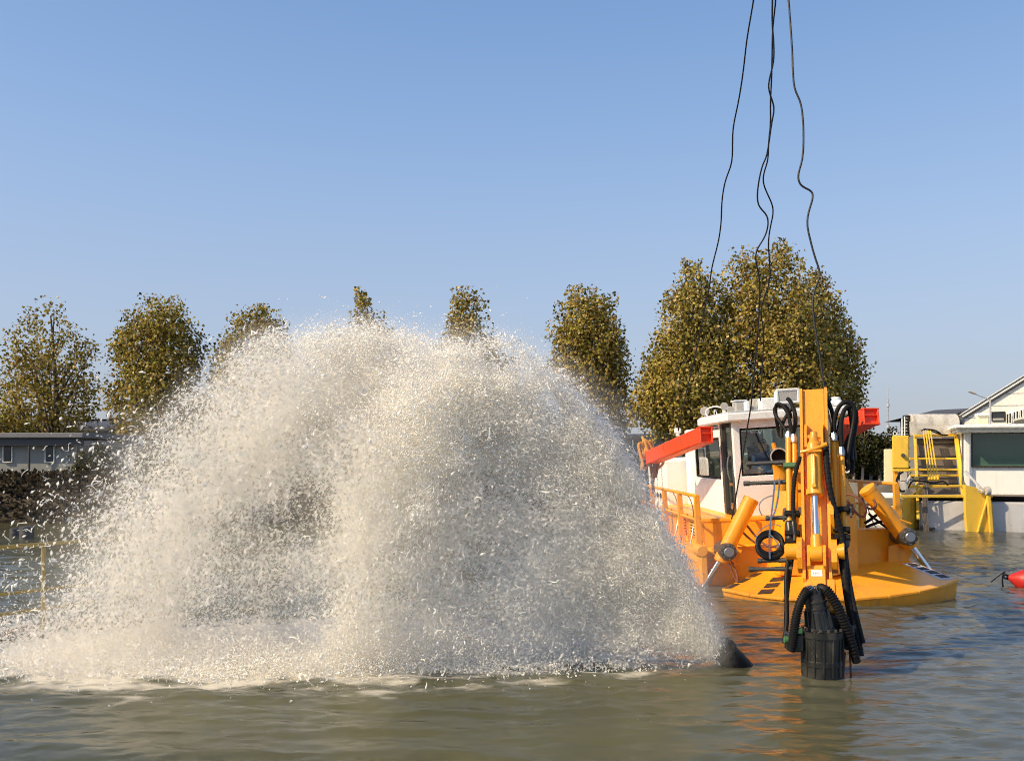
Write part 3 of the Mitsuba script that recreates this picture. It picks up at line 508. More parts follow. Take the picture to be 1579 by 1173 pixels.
leg('right', (1394, 826), (1336, 752), (1433, 880), 0.165, 19.55)
a = LP(1100, 870, 19.7); D_('leg_bracket', L([cbox(a[0] - .28, a[0] - .16, 19.5, 19.95, -.3, a[2] + .22), cbox(a[0] - .3, a[0] + .45, 19.78, 19.95, -.3, a[2] + .1), lathe(a + A(-.25, -.22, .3), a + A(-.25, .25, .3), [(0, .1), (.05, .12), (1, .12)], 16)]), 'orange_paint')
D_('leg_bracket', L([hull([LP(1370, 842, 19.7), LP(1412, 832, 19.7), LP(1370, 872, 19.7), LP(1400, 870, 19.7), LP(1370, 842, 19.95), LP(1412, 832, 19.95), LP(1370, 872, 19.95), LP(1400, 870, 19.95)])]), 'orange_paint')
De('hydraulic_hose', [L(m_) for m_ in [tube([LP(1143, 818, 19.6), LP(1158, 832, 19.5), LP(1172, 840, 19.45), LP(1196, 843, 19.2)], .022, 6, 16), tube([LP(1150, 808, 19.6), LP(1163, 824, 19.5), LP(1178, 838, 19.4), LP(1200, 840, 19.1)], .022, 6, 16), tube([LP(1124, 868, 19.45), LP(1130, 885, 19.4), LP(1138, 900, 19.3)], .02, 6, 10), tube([LP(1128, 866, 19.45), LP(1136, 885, 19.35), LP(1137, 898, 19.25)], .02, 6, 10),
    tube([LP(1305, 763, 18.5), LP(1322, 767, 18.3), LP(1335, 785, 18.3), LP(1331, 797, 18.4), LP(1318, 788, 18.4), LP(1306, 770, 18.4)], .024, 6, 24), tube([LP(1330, 768, 19.3), LP(1338, 783, 19.2), LP(1348, 784, 19.2), LP(1347, 770, 19.3)], .024, 6, 16)]], 'brown_rust')
De('black_cable', [L(m_) for m_ in [tube([LP(1334, 806, 19.6), LP(1350, 795, 19.7), LP(1368, 778, 19.8)], .03, 6, 10), tube([LP(1336, 812, 19.6), LP(1352, 806, 19.7), LP(1372, 800, 19.7)], .03, 6, 10), tube([LP(1340, 792, 19.6), LP(1356, 805, 19.7), LP(1370, 815, 19.7)], .025, 6, 10)]], 'black_rubber')
D_('lifting_lug', L([hull([LP(1162, 800, 19.9), LP(1175, 806, 19.9), LP(1175, 822, 19.9), LP(1162, 800, 19.8), LP(1175, 806, 19.8), LP(1175, 822, 19.8)]), beam(LP(1128, 836, 19.8), LP(1162, 846, 19.75), .05, .03), beam(LP(1124, 862, 19.7), LP(1142, 874, 19.6), .05, .03)]), 'orange_paint')

# boom and stick (swung towards the quay)
TOP, BOT = P(1253.5, 598, 12.75), P(1261, 905, 11.95)
ax = unit(BOT - TOP); Nn = unit(A(-0.33, -0.94, 0) - ax * (A(-0.33, -0.94, 0) @ ax)); Wd = unit(np.cross(ax, Nn))
if Wd[0] < 0: Wd = -Wd
SL = np.linalg.norm(BOT - TOP)
def S(w, n, t):
    """A point of the stick's own frame: w across, n towards the quay, t metres down from its top."""
    return TOP + Wd * w + Nn * n + ax * t
def sbox(w0, w1, n0, n1, t0, t1, b=0.008):
    m = cbox(w0, w1, n0, n1, t0, t1, b); v = m.vertices; m.vertices = TOP + v[:, :1] * Wd + v[:, 1:2] * Nn + v[:, 2:] * ax; m.fix_normals(); return m
def splate(w0, w1, pts):
    return prism([S(w0, n, t) for n, t in pts], Wd * (w1 - w0))
bp = A(5.95, 18.9, 1.55)
bt = S(0, -0.42, 0.55)
bm = D_('boom', [beam(bp, (bp + bt) / 2 + A(0, 0, 0.75), 0.42, 0.42, b=0.02, h1=0.6), beam((bp + bt) / 2 + A(0, 0, .75), bt, 0.40, 0.6, b=0.02, w1=.3, h1=.4)], 'orange_paint')
add(bm + '__lift_cylinder', [lathe(bp + A(.0, -.5, -.55), (bp + bt) / 2 + A(0.02, .6, .1), [(0, .09), (.02, .1), (1, .1)], 16)], 'orange_paint')
st = D_('stick', [sbox(-0.135, 0.135, -0.34, -0.045, 0, SL * 0.985), splate(-0.172, -0.137, [(0.0, 0), (0.0, 0.62), (0.05, 0.9), (0.05, SL - .1), (-.02, SL), (-.36, SL), (-.44, 1.2), (-.42, 0.3), (-.34, 0)]), splate(0.137, 0.172, [(0.0, 0), (0.0, 0.62), (0.05, 0.9), (0.05, SL - .1), (-.02, SL), (-.36, SL), (-.44, 1.2), (-.42, 0.3), (-.34, 0)])], 'orange_paint', 20)
each(st + '__cylinder_ear', [splate(w, w + .03, [(-.045, .5), (.03, .52), (.15, .66), (.15, .86), (-.045, .9)]) for w in (-.115, .085)], 'orange_paint')
cy = add(st + '__tilt_cylinder', [lathe(S(0, .11, .66), S(0, .11, 1.50), [(0, .045), (.04, .05), (.06, .05), (.065, .055), (.14, .06), (.2, .092), (.9, .092), (.905, .108), (.99, .108), (1, .085)], 26), lathe(S(-.1, .11, .72), S(.1, .11, .72), [(0, .03), (1, .03)], 14)], 'orange_paint')
add(st + '__cylinder_rod', [cyl(S(0, .11, 1.48), S(0, .11, 2.06), .045, 20)], 'chrome')
add(st + '__rod_eye', [lathe(S(0, .11, 2.0), S(0, .11, 2.22), [(0, .055), (.15, .07), (1, .07)], 18), lathe(S(-.075, .11, 2.24), S(.075, .11, 2.24), [(0, .085), (.08, .1), (.92, .1), (1, .085)], 20)], 'orange_paint')
add(st + '__feed_pipe', [tube([S(0, .22, 1.0), S(0, .225, 1.3), S(.0, .215, 1.42)], .016, 8, 6), sbox(-.09, .1, .19, .235, .93, .96), sbox(-.03, .02, .19, .25, 1.38, 1.43)], 'orange_paint')
each(st + '__clamp_bar', [tube([S(-.16, .2, .945), S(.0, .23, .92), S(.14, .22, .87)], .02, 8, 8), lathe(S(.12, .22, .87), S(.16, .22, .86), [(0, .028), (1, .028)], 10)], 'orange_paint')
each(st + '__side_bracket', [splate(.172, .215, [(.05, 1.15), (.13, 1.35), (.13, 1.75), (-.05, 1.95), (-.3, 1.95), (-.3, 1.15)]), splate(-.235, -.172, [(.06, 2.02), (.17, 2.1), (.17, 2.3), (.08, 2.42), (-.2, 2.42), (-.2, 2.02)]), splate(.172, .24, [(.06, 2.05), (.14, 2.1), (.14, 2.35), (.05, 2.42), (-.2, 2.42), (-.2, 2.05)])], 'orange_paint')
each(st + '__pivot_boss', [lathe(S(-.38, .06, 2.2), S(-.235, .06, 2.2), [(0, .085), (.08, .1), (1, .1)], 20), lathe(S(.24, .06, 2.2), S(.33, .06, 2.2), [(0, .085), (.9, .1), (1, .085)], 20)], 'orange_paint')
add(st + '__link_plate', [splate(w, w + .035, [(.05, 2.12), (.15, 2.14), (.2, 2.24), (.15, 2.4), (.05, 2.46)]) for w in (-.11, .075)] + [sbox(-.1, .1, .03, .1, 2.38, SL + .2)], 'orange_paint')
lb = add(st + '__label_plate', sbox(-.07, .06, .102, .106, 2.44, 2.52, .001), 'white_paint')
rl_ = np.random.default_rng(2)
add(lb + '__print', [sbox(-.05 + .022 * i, -.05 + .022 * i + rl_.uniform(.008, .018), .106, .1075, z, z + .007, .0005) for z in (2.462, 2.48, 2.497) for i in range(4)], 'black_paint')
De('wide_mount', [sbox(-.3, .32, -.42, -.30, .95, 1.3), sbox(-.3, .3, -.4, -.3, 1.75, 2.05)], 'orange_paint')
# pipes, clamps and hoses on both sides of the stick
def vpipe(w, n, t0, t1, r, mat, sides=12): return tube([S(w, n, t0), S(w, n, t1)], r, sides, 3)
for (w, n, t0, t1) in ((-.325, -.05, .66, 1.95), (-.255, -.08, .7, 2.0)): D_('stick_pipe', vpipe(w, n, t0, t1, .036, 0), 'orange_paint')
for (w, n, t0, t1) in ((.24, -.1, .7, 2.0), (.33, -.08, .9, 2.05), (.28, -.14, .7, 1.9)): D_('stick_pipe', vpipe(w, n, t0, t1, .034, 0), 'orange_paint')
for (w, t) in ((-.325, .64), (-.255, .68), (.24, .68), (.33, .88)): D_('pipe_union', [lathe(S(w, -.06, t - .06), S(w, -.06, t + .05), [(0, .035), (.3, .035), (.32, .046), (.7, .046), (1, .04)], 8)], 'steel')
De('pipe_clamp', [sbox(-.39, -.2, -.12, 0.02, 1.02, 1.08)], 'green_cap')
for t_ in (1.66, 1.92, 2.02): De('pipe_clamp', [sbox(-.38, -.2, -.13, .03, t_, t_ + .06), sbox(.2, .4, -.15, .0, t_ - .05, t_ + .01)], 'black_rubber')
De('clamp_bolt', [sbox(-.41, -.38, -.08, -.03, 1.66, 1.78), sbox(.4, .43, -.1, -.04, 1.6, 1.74), sbox(-.28, -.25, .0, .06, 1.98, 2.06)], 'dark_metal')
def hose(name, pts, r, mat='black_rubber', n=40, ribs=False):
    m = tube(pts, r, 10, n)
    if ribs:
        p = smooth_path(pts, n); m = cat_([m] + [lathe(p[i] - unit(p[i + 1] - p[i]) * .006, p[i] + unit(p[i + 1] - p[i]) * .006, [(0, r * 1.02), (.3, r * 1.16), (.7, r * 1.16), (1, r * 1.02)], 12) for i in range(2, n - 2, 2)])
    return D_(name, m, mat)
hose('loop_hose', [S(-.325, -.06, .62), S(-.43, -.1, .42), S(-.5, -.14, .22), S(-.42, -.2, .14), S(-.3, -.3, .3)], .024)
hose('loop_hose', [S(-.255, -.08, .66), S(-.30, -.05, .45), S(-.36, -.05, .25), S(-.46, -.1, .16), S(-.49, -.3, .3), S(-.46, -.4, .5)], .024)
hose('loop_hose', [S(-.33, -.2, .62), S(-.24, -.15, .45), S(-.26, -.2, .2), S(-.34, -.35, .0)], .028)
hose('loop_hose', [S(-.42, -.2, .6), S(-.4, -.2, .4), S(-.28, -.2, .2)], .024)
hose('loop_hose', [S(.24, -.1, .66), S(.26, -.08, .42), S(.36, -.02, .23), S(.48, -.04, .24), S(.49, -.1, .45), S(.42, -.12, .8), S(.4, -.14, 1.1)], .028)
hose('loop_hose', [S(.33, -.08, .86), S(.33, -.06, .6), S(.4, -.02, .3), S(.5, -.08, .28), S(.5, -.16, .55), S(.45, -.2, .95)], .028)
hose('loop_hose', [S(.30, -.15, .9), S(.31, -.15, .5), S(.42, -.2, .22), S(.47, -.3, .5), S(.48, -.3, .9)], .029)
hose('loop_hose', [S(.2, -.2, .62), S(.23, -.2, .3), S(.17, -.3, .05), S(.2, -.42, .02)], .028)
hose('loop_hose', [S(.36, -.2, 1.0), S(.4, -.18, .7), S(.45, -.2, .6), S(.44, -.3, 1.1)], .029)
hose('side_hose', [S(.14, .1, .82), S(.15, .14, 1.1), S(.19, .12, 1.5), S(.26, .06, 1.8), S(.3, .0, 2.0), S(.32, .0, 2.3), S(.34, 0, 2.7), S(.42, 0, 3.15), S(.47, .02, 3.45)], .036, ribs=True, n=90)
hose('side_hose', [S(-.16, .02, .95), S(-.23, .06, 1.15), S(-.27, .04, 1.5), S(-.26, .02, 1.85)], .026, ribs=True, n=50)
hose('side_hose', [S(-.325, -.05, 1.93), S(-.335, -.03, 2.2), S(-.37, 0, 2.5), S(-.37, .02, 2.9), S(-.41, .03, 3.33)], .029)
hose('side_hose', [S(-.27, -.06, 1.98), S(-.29, -.04, 2.2), S(-.35, -.03, 2.6), S(-.38, .02, 3.2)], .024)
hose('side_hose', [S(.33, -.08, 2.03), S(.345, -.05, 2.3), S(.39, -.02, 2.7), S(.46, 0, 3.1), S(.5, .02, 3.3)], .028)
hose('side_hose', [S(.26, -.1, 1.98), S(.29, -.08, 2.3), S(.34, -.05, 2.8), S(.43, -.02, 3.3)], .038)
De('hose_union', [lathe(S(-.325, -.05, 1.78), S(-.328, -.05, 2.08), [(0, .04), (.1, .055), (.45, .055), (.5, .046), (.6, .058), (1, .05)], 14), lathe(S(.335, -.08, 1.95), S(.335, -.08, 2.12), [(0, .04), (.2, .055), (.8, .055), (1, .04)], 14), lathe(S(-.27, .02, 1.8), S(-.26, .02, 1.98), [(0, .03), (.3, .045), (1, .03)], 12)], 'cast_iron')
# horizontal test nipples that stick out to the left
for (t_, w0, n_) in ((.985, -.86, -.1), (1.26, -.9, -.08), (1.74, -.62, -.05), (2.3, -.72, -.02), (2.41, -.83, -.02)):
    D_('side_valve', [lathe(S(w0, n_, t_), S(-.3, n_, t_ - .01), [(0, .028), (.01, .034), (.12, .034), (.13, .026), (.6, .026), (.62, .03), (1, .03)], 14)], 'dark_metal')
c = S(-.56, 0, 2.12)
De('hose_coil', [ring(c, unit(A(-.25, -1, .55)), .155, .034, 30, 8), ring(c + A(.0, .02, .045), unit(A(-.3, -1, .5)), .15, .026, 30, 8)], 'black_rubber')
De('hanging_wire', [tube([S(-.5, -.02, 1.25), S(-.53, 0, 1.6), S(-.56, .03, 1.9), S(-.56, .08, 2.3)], .012, 5, 16), tube([S(-.44, -.02, 1.22), S(-.47, 0, 1.55), S(-.53, .03, 1.75)], .012, 5, 12), tube([S(-.56, .06, 1.98), S(-.45, .08, 2.14), S(-.5, .1, 2.16)], .009, 5, 12), tube([S(-.5, 0, 1.45), S(-.68, .02, 1.55), S(-.66, .03, 1.72)], .007, 5, 14), tube([S(-.43, 0, 1.86), S(-.6, .03, 1.86), S(-.72, .03, 1.98), S(-.7, .05, 2.2)], .006, 5, 18)], 'steel')
# open ended outlet pipe beside the stick
oc = P(1201.5, 704, 14.2); of = unit(A(-.25, -.93, -.05))
op = D_('outlet_pipe', [], 'orange_paint') if False else None
outer = tube([oc, oc - of * .12, oc - of * .3 + A(.01, 0, -.08), oc - of * .36 + A(.03, 0, -.3), oc - of * .36 + A(.04, 0, -.52)], [.118, .118, .115, .11, .1], 22, 24)
fc = np.linalg.norm(outer.triangles_center - oc, axis=1) > .085
outer.update_faces(fc)
op = D_('outlet_pipe', outer, 'orange_paint')
add(op + '__mouth_rim', ring(oc + of * .004, of, .117, .011, 30, 8), 'lamp_grey'); add(op + '__dark_bore', lathe(oc - of * .14, oc - of * .13, [(0, .112), (1, .112)], 22), 'black_rubber')
add(op + '__lever', tube([oc + A(-.04, .1, .11), oc + A(-.06, .1, .2)], .03, 8, 3), 'orange_paint')
# submersible pump under the stick
PC = P(1268, 1045, 11.55); PC[2] = -0.25
def pz(py): return H - (py - HY) / F * 11.55
pu = D_('pump', [lathe(A(PC[0] - .02, PC[1], pz(972)), A(PC[0] - .09, PC[1] + .02, pz(912)), [(0, 0.1672), (.02, 0.1716), (.06, 0.1584), (.3, 0.1478), (.55, 0.1320), (.56, 0.1452), (.6, 0.1452), (.61, 0.1302), (.72, 0.1276), (.73, 0.1408), (.78, 0.1408), (.79, 0.1250), (.93, 0.1214), (1, 0.0968)], 32),
    lathe(A(PC[0], PC[1], -.4), A(PC[0] - .005, PC[1], pz(968)), [(0, 0.2288), (.3, 0.2306), (.55, 0.2306), (.56, 0.2376), (.62, 0.2376), (.63, 0.2306), (.9, 0.2420), (.905, 0.2640), (.97, 0.2640), (.975, 0.1760), (1, 0.1760)], 40)], 'cast_iron')
for k in range(10):
    a_ = k * .628
    c = A(PC[0] - .08, PC[1] + .02, 0) + A(math.cos(a_), math.sin(a_), 0) * .11
    add(pu + '__cover_rib', beam(c + A(0, 0, pz(924)), c * A(1, 1, 0) + A(-.005, 0, pz(905)), .03, .02, up=(math.cos(a_), math.sin(a_), 0), b=.005), 'cast_iron')
for k in range(14):
    a_ = k * .4488; u_ = A(math.cos(a_), math.sin(a_), 0)
    add(pu + '__body_rib', beam(A(PC[0], PC[1], pz(1040)) + u_ * .23, A(PC[0], PC[1], pz(976)) + u_ * .237, .022, .03, up=u_, b=.006), 'cast_iron')
    add(pu + '__motor_rib', beam(A(PC[0] - .03, PC[1], pz(966)) + u_ * .157, A(PC[0] - .062, PC[1] + .01, pz(942)) + u_ * .137, .014, .03, up=u_, b=.004), 'cast_iron')
for k in range(16):
    a_ = k * .3927; c = A(PC[0], PC[1], pz(969.5)) + A(math.cos(a_), math.sin(a_), 0) * .233
    add(pu + '__flange_bolt', lathe(c, c + A(0, 0, .03), [(0, .017), (.9, .017), (1, .013)], 6), 'dark_metal')
each(pu + '__side_lug', [cbox(PC[0] - .42, PC[0] - .24, PC[1] - .1, PC[1] + .12, pz(1003), pz(975), .02), cbox(PC[0] + .24, PC[0] + .36, PC[1] - .08, PC[1] + .1, pz(1000), pz(962), .02), cbox(PC[0] + .1, PC[0] + .3, PC[1] + .05, PC[1] + .3, pz(985), pz(950), .02)], 'cast_iron')
each(pu + '__green_cap', [lathe(A(PC[0] - .46, PC[1] - .03, pz(985)), A(PC[0] - .38, PC[1] - .03, pz(985)), [(0, .04), (1, .045)], 12), cbox(PC[0] - .33, PC[0] - .27, PC[1] - .14, PC[1] - .06, pz(974), pz(965), .01)], 'green_cap')
q0 = A(PC[0] - .09, PC[1] - .02, pz(908))
def phose(pts, r): return add(pu + '__ribbed_hose', cat_([tube(pts, r, 12, 60)] + [lathe(p - t * .012, p + t * .012, [(0, r), (.25, r * 1.22), (.75, r * 1.22), (1, r)], 14) for p, t in (lambda s: [(s[i], unit(s[i + 1] - s[i])) for i in range(9, 57, 2)])(smooth_path(pts, 60))]), 'black_rubber')
phose([q0 + A(-.05, 0, .0), q0 + A(-.12, -.05, -.02), q0 + A(-.22, -.08, -.2), q0 + A(-.27, -.08, -.45), q0 + A(-.3, -.05, -.72)], .046)
phose([q0 + A(.05, 0, .02), q0 + A(.11, -.06, .0), q0 + A(.22, -.1, -.17), q0 + A(.34, -.1, -.45), q0 + A(.47, -.06, -.85)], .05)
each(pu + '__elbow', [tube([q0 + A(-.04, .03, -.06), q0 + A(-.05, 0, .0), q0 + A(-.11, -.04, -.01)], .05, 12, 10), tube([q0 + A(.04, .03, -.06), q0 + A(.06, 0, .02), q0 + A(.14, -.06, -.05)], .05, 12, 10)], 'steel')
each(pu + '__guide_chain', [tube([A(PC[0] + .27, PC[1], pz(1005)), A(PC[0] + .25, PC[1], pz(1042))], .012, 6, 4), tube([A(PC[0] + .32, PC[1] - .02, pz(1000)), A(PC[0] + .34, PC[1], pz(1042))], .014, 6, 4)], 'brown_rust')
add(pu + '__mount_frame', [sbox(-.17, .2, -.2, .02, SL - .1, SL + .3), sbox(.12, .21, -.1, .25, SL - .05, SL + .33)], 'orange_paint')
tag(d, 'orange and white dredger with its cab, red beams and arm carrying a black pump', 'dredger')
tag(cab, 'white operator cab with dark windows'); tag(pu, 'black submersible pump hanging from the arm'); tag(st, 'orange stick with a blue-lit chrome cylinder rod')

# the operator behind the windscreen
def body(bones, edge=0.03):
    parts = []
    for (a, ra), (b, rb) in bones:
        sa = trimesh.creation.icosphere(2, ra).vertices + np.asarray(a); sb = trimesh.creation.icosphere(2, rb).vertices + np.asarray(b)
        parts.append(m3.Manifold.hull_points(np.vstack([sa, sb]).astype(np.float64)))
    m = m3.Manifold.batch_boolean(parts, m3.OpType.Add).refine_to_length(edge).to_mesh()
    t_ = trimesh.Trimesh(m.vert_properties[:, :3], m.tri_verts, process=True); trimesh.smoothing.filter_taubin(t_, iterations=8); return t_
c = A(-0.30, 21.45, 2.17)      # seat of the operator, dredger frame
J = lambda x, y, z: c + A(x, y, z)
bl = [((J(0, 0, .1), .15), (J(0, .06, .32), .13)), ((J(0, .06, .32), .13), (J(-.12, .04, .5), .09)), ((J(0, .06, .32), .13), (J(.12, .04, .5), .09)), ((J(-.12, .04, .5), .09), (J(.12, .04, .5), .09))]
for s in (-1, 1):
    bl += [((J(s * .18, .04, .5), .065), (J(s * .24, -.06, .24), .05)), ((J(s * .24, -.06, .24), .05), (J(s * .2, -.34, .22), .038)), ((J(s * .09, -.02, .08), .095), (J(s * .12, -.46, .1), .068)), ((J(s * .12, -.46, .1), .068), (J(s * .12, -.5, -.32), .048)), ((J(s * .12, -.5, -.36), .045), (J(s * .13, -.66, -.38), .035)), ((J(s * .12, .04, .5), .08), (J(s * .18, .04, .5), .065))]
pe = 'person'
add(pe + '__clothing', L(body(bl)), 'cloth_blue', True)
hd = [((J(0, .03, .5), .055), (J(0, .02, .62), .055)), ((J(0, .0, .68), .085), (J(0, .02, .76), .095)), ((J(0, -.03, .64), .055), (J(0, 0, .7), .08)), ((J(0, -.095, .69), .014), (J(0, -.085, .73), .01)), ((J(-.09, .01, .7), .016), (J(-.09, .01, .74), .02)), ((J(.09, .01, .7), .016), (J(.09, .01, .74), .02))]
for s in (-1, 1):
    hd += [((J(s * .2, -.34, .22), .036), (J(s * .19, -.42, .22), .036))]
    for k in range(4): hd += [((J(s * .19 + (k - 1.5) * .018, -.43, .215), .011), (J(s * .19 + (k - 1.5) * .018, -.49 - .006 * (k == 1), .2), .009)), ((J(s * .19 + (k - 1.5) * .018, -.49, .2), .009), (J(s * .19 + (k - 1.5) * .018, -.5, .165), .008))]
    hd += [((J(s * .155, -.4, .22), .012), (J(s * .135, -.45, .2), .01))]
add(pe + '__skin', L(body(hd, .012)), 'skin', True)
add(pe + '__hair', L(body([((J(0, .03, .77), .098), (J(0, .06, .72), .09)), ((J(0, -.02, .8), .075), (J(0, .03, .79), .09))], .02)), 'hair', True)
add(pe + '__eye', L([trimesh.creation.icosphere(2, .011).apply_translation(J(s * .034, -.083, .725)) for s in (-1, 1)] + [beam(J(-.025, -.082, .655), J(.025, -.082, .655), .006, .006)]), 'hair')
tag(pe, 'person in a blue work jacket sitting behind the dredger windscreen', 'person')

# ---------------------------------------------------------------- hanging cables
def cable(label, pts, D0, D1, r=0.0145):
    """pts run from above the frame down; the crane that holds them stands out of view."""
    y0, y1 = pts[0][1], pts[-1][1]
    k = add('hanging_cable', tube([P(x, y, D0 + (D1 - D0) * max(0, (y - y0) / (y1 - y0))) for x, y in pts], r, 7, 260), 'cable_black', True)
    tag(k, label, 'cable', 'cables hanging from above onto the dredger')
cable('leftmost hanging black cable, ending behind the cab roof', [(1188, -330), (1176, -120), (1162, 0), (1152, 60), (1146, 110), (1137, 165), (1130, 205), (1128, 250), (1119, 278), (1113, 315), (1112, 340), (1107, 375), (1098, 412), (1094, 440), (1088, 470), (1078, 520), (1062, 590), (1050, 640), (1046, 664)], 14.5, 21.5)
cable('middle hanging black cable that crosses in front of the cab windscreen', [(1190, -330), (1192, -120), (1191, 0), (1191, 40), (1193, 90), (1187, 120), (1186, 140), (1193, 165), (1190, 190), (1182, 240), (1176, 255), (1168, 298), (1172, 320), (1183, 335), (1179, 365), (1166, 390), (1170, 425), (1171, 470), (1166, 540), (1160, 600), (1158, 625), (1153, 655), (1146, 700), (1140, 735), (1133, 775), (1128, 800)], 14.5, 19.6)
cable('middle hanging black cable that ends among the white roof boxes', [(1192, -330), (1194, -120), (1196, 0), (1192, 40), (1190, 110), (1188, 165), (1188, 190), (1185, 225), (1183, 250), (1177, 280), (1191, 318), (1189, 345), (1185, 375), (1187, 410), (1185, 440), (1174, 475), (1176, 500), (1177, 540), (1174, 590), (1173, 618)], 14.5, 20.8)
cable('rightmost hanging black cable with a sharp kink, ending beside the boom', [(1196, -330), (1206, -120), (1216, 0), (1219, 40), (1222, 90), (1226, 138), (1234, 158), (1239, 210), (1236, 250), (1231, 272), (1237, 287), (1252, 297), (1249, 320), (1245, 345), (1250, 372), (1258, 400), (1264, 425), (1257, 445), (1254, 480), (1262, 535), (1270, 590), (1278, 640), (1284, 660)], 14.5, 13.4)

# ---------------------------------------------------------------- harvester boat moored at the right
t = 'harvester_boat'
def hbox(px0, px1, py0, py1, D, depth, b=0.03):
    """A box of the boat, which lies turned 20 degrees: px0, py0, py1 give its near left edge, px1 its width."""
    a_ = P(px0, py1, D); k = (px1 - CX) / F; q_ = (k * D - a_[0]) / (0.94 + 0.342 * k); z1 = P(px0, py0, D)[2]
    m = cbox(0, q_, 0, depth, a_[2], z1, b); Tm = np.eye(4); Tm[:3, 0] = (0.94, -0.342, 0); Tm[:3, 1] = (0.342, 0.94, 0); Tm[:2, 3] = a_[:2]
    m.apply_transform(Tm); return m
def Hb(name, mesh, mat, smooth=30): return add(f'{t}__{name}', mesh, mat, smooth)
hb = Hb('hull', hbox(1418, 1760, 772, 830, 35.0, 6.0, 0.06), 'grey_paint')
add(hb + '__rub_rail', hbox(1528, 1760, 763.5, 771.5, 34.85, 0.3, 0.02), 'black_paint'); add(hb + '__deck', hbox(1415, 1760, 762.5, 764, 34.95, 6, .01), 'belt')
cb = Hb('cabin', [hbox(1487, 1499.5, 657, 764, 35.6, 3.4), hbox(1499.5, 1680, 719, 764, 35.6, 3.4), hbox(1499.5, 1680, 657, 667.5, 35.6, 3.4), hbox(1640, 1680, 667.5, 719, 35.6, 3.4)], 'white_paint')
add(cb + '__window', hbox(1499, 1641, 667, 719, 35.75, 0.05, .005), 'green_glass')
add(cb + '__window_frame', [hbox(1497.5, 1642, 665.8, 668.4, 35.5, .14, .01), hbox(1497.5, 1642, 718, 720.5, 35.5, .14, .01), hbox(1497.5, 1500, 668.4, 718, 35.5, .14, .01), hbox(1577.5, 1580.5, 668.4, 718, 35.5, .14, .01)], 'black_paint')
for x in (1508, 1526, 1531, 1552): add(cb + '__curtain', hbox(x, x + 4.5, 669, 718, 35.72, .02, .004), 'pale_blind' if x == 1526 else 'green_cap')
add(cb + '__roof', [hbox(1477, 1700, 660.8, 667, 35.1, 4.6, .04), hbox(1472, 1704, 654.5, 661.2, 34.8, 5.0, .05)], 'white_paint')
ac = Hb('roof_unit', hbox(1507, 1525, 640, 656, 35.5, 0.6, .03), 'beige'); add(ac + '__hood', hbox(1506, 1527, 637, 641, 35.4, .8, .03), 'white_paint')
# conveyor with its side floats
def bar(p, q, w=0.1, h=None, mat='yellow_paint', name='frame_bar'): return Hb(name, beam(p, q, w, h or w, b=.015), mat)
TL, TR, BL, BR = P(1411, 672, 37.5), P(1474, 672, 37.5), P(1412, 818, 34.2), P(1487, 790, 34.2)
bar(TL, P(1416, 800, 34.3), .1); bar(TR, P(1490, 800, 34.3), .14); bar(P(1409, 672, 37.3), P(1475, 671, 37.3), .1)
for y, D in ((707, 36.6), (724, 36.2), (733, 36.0)): bar(P(1402, y, D), P(1482 + (y - 707) * .5, y, D), .08)
bar(P(1383, 765, 34.1), P(1530, 765, 34.1), .1); bar(P(1400, 750, 34.6), P(1490, 749, 34.6), .09)
Hb('conveyor_belt', hull([P(1414, 676, 37.7), P(1472, 676, 37.7), P(1420, 830, 34.6), P(1484, 830, 34.6), P(1414, 676, 37.85), P(1472, 676, 37.85), P(1420, 830, 34.75), P(1484, 830, 34.75)]), 'belt')
for k in range(7):
    f_ = k / 7 + .05; p = P(1414, 676, 37.66) * (1 - f_) + P(1420, 830, 34.56) * f_; q = P(1472, 676, 37.66) * (1 - f_) + P(1484, 830, 34.56) * f_
    Hb('belt_slat', beam(p, q, .05, .08), 'dark_metal')
dm = Hb('drum_cover', [lathe(P(1402, 655, 37.9), P(1473, 655, 37.9), [(0, .38), (.01, .42), (.99, .42), (1, .38)], 32), hull([P(1402, 650, 37.5), P(1473, 650, 37.5), P(1403, 671, 37.45), P(1473, 671, 37.45), P(1402, 650, 37.9), P(1473, 650, 37.9), P(1403, 671, 37.9), P(1473, 671, 37.9)])], 'drum_white')
each(t + '__drum_post', [hbox(1390, 1392, 645, 675, 37.6, .06, .01), hbox(1394, 1396, 642, 675, 37.6, .06, .01)], 'white_paint')
Hb('spring_stack', [lathe(P(1398, 640 + i * 5, 37.9), P(1398, 643.4 + i * 5, 37.9), [(0, .1), (.2, .15), (.8, .15), (1, .1)], 12) for i in range(7)], 'cast_iron')
Hb('drum_motor', [lathe(P(1474, 650, 38.2), P(1485, 650, 38.2), [(0, .2), (.5, .26), (1, .15)], 14), hbox(1476, 1484, 660, 700, 38.0, .3, .02), hbox(1478, 1482, 690, 764, 37.8, .2, .02)], 'dark_metal')
bx_ = Hb('control_box', hbox(1376, 1402, 671.5, 722, 34.6, .45, .03), 'yellow_paint')
add(bx_ + '__slot', [hbox(1380, 1383, 680, 694, 34.58, .04, .005), hbox(1380.5, 1384, 697, 712, 34.58, .04, .005)], 'brown_rust')
add(bx_ + '__knob', [lathe(P(1392.5, 702, 34.6), P(1392.5, 702, 34.35), [(0, .05), (.6, .05), (.65, .075), (1, .06)], 14)], 'dark_metal'); add(bx_ + '__eyebolt', ring(P(1380, 668.5, 34.8), (0, 1, 0), .06, .016, 14, 6), 'white_paint')
Hb('box_post', [hbox(1377, 1385, 722, 830, 34.75, .18, .02)], 'orange_paint'); Hb('box_bracket', [hbox(1376, 1402, 722, 727, 34.65, .4, .02)], 'yellow_paint')
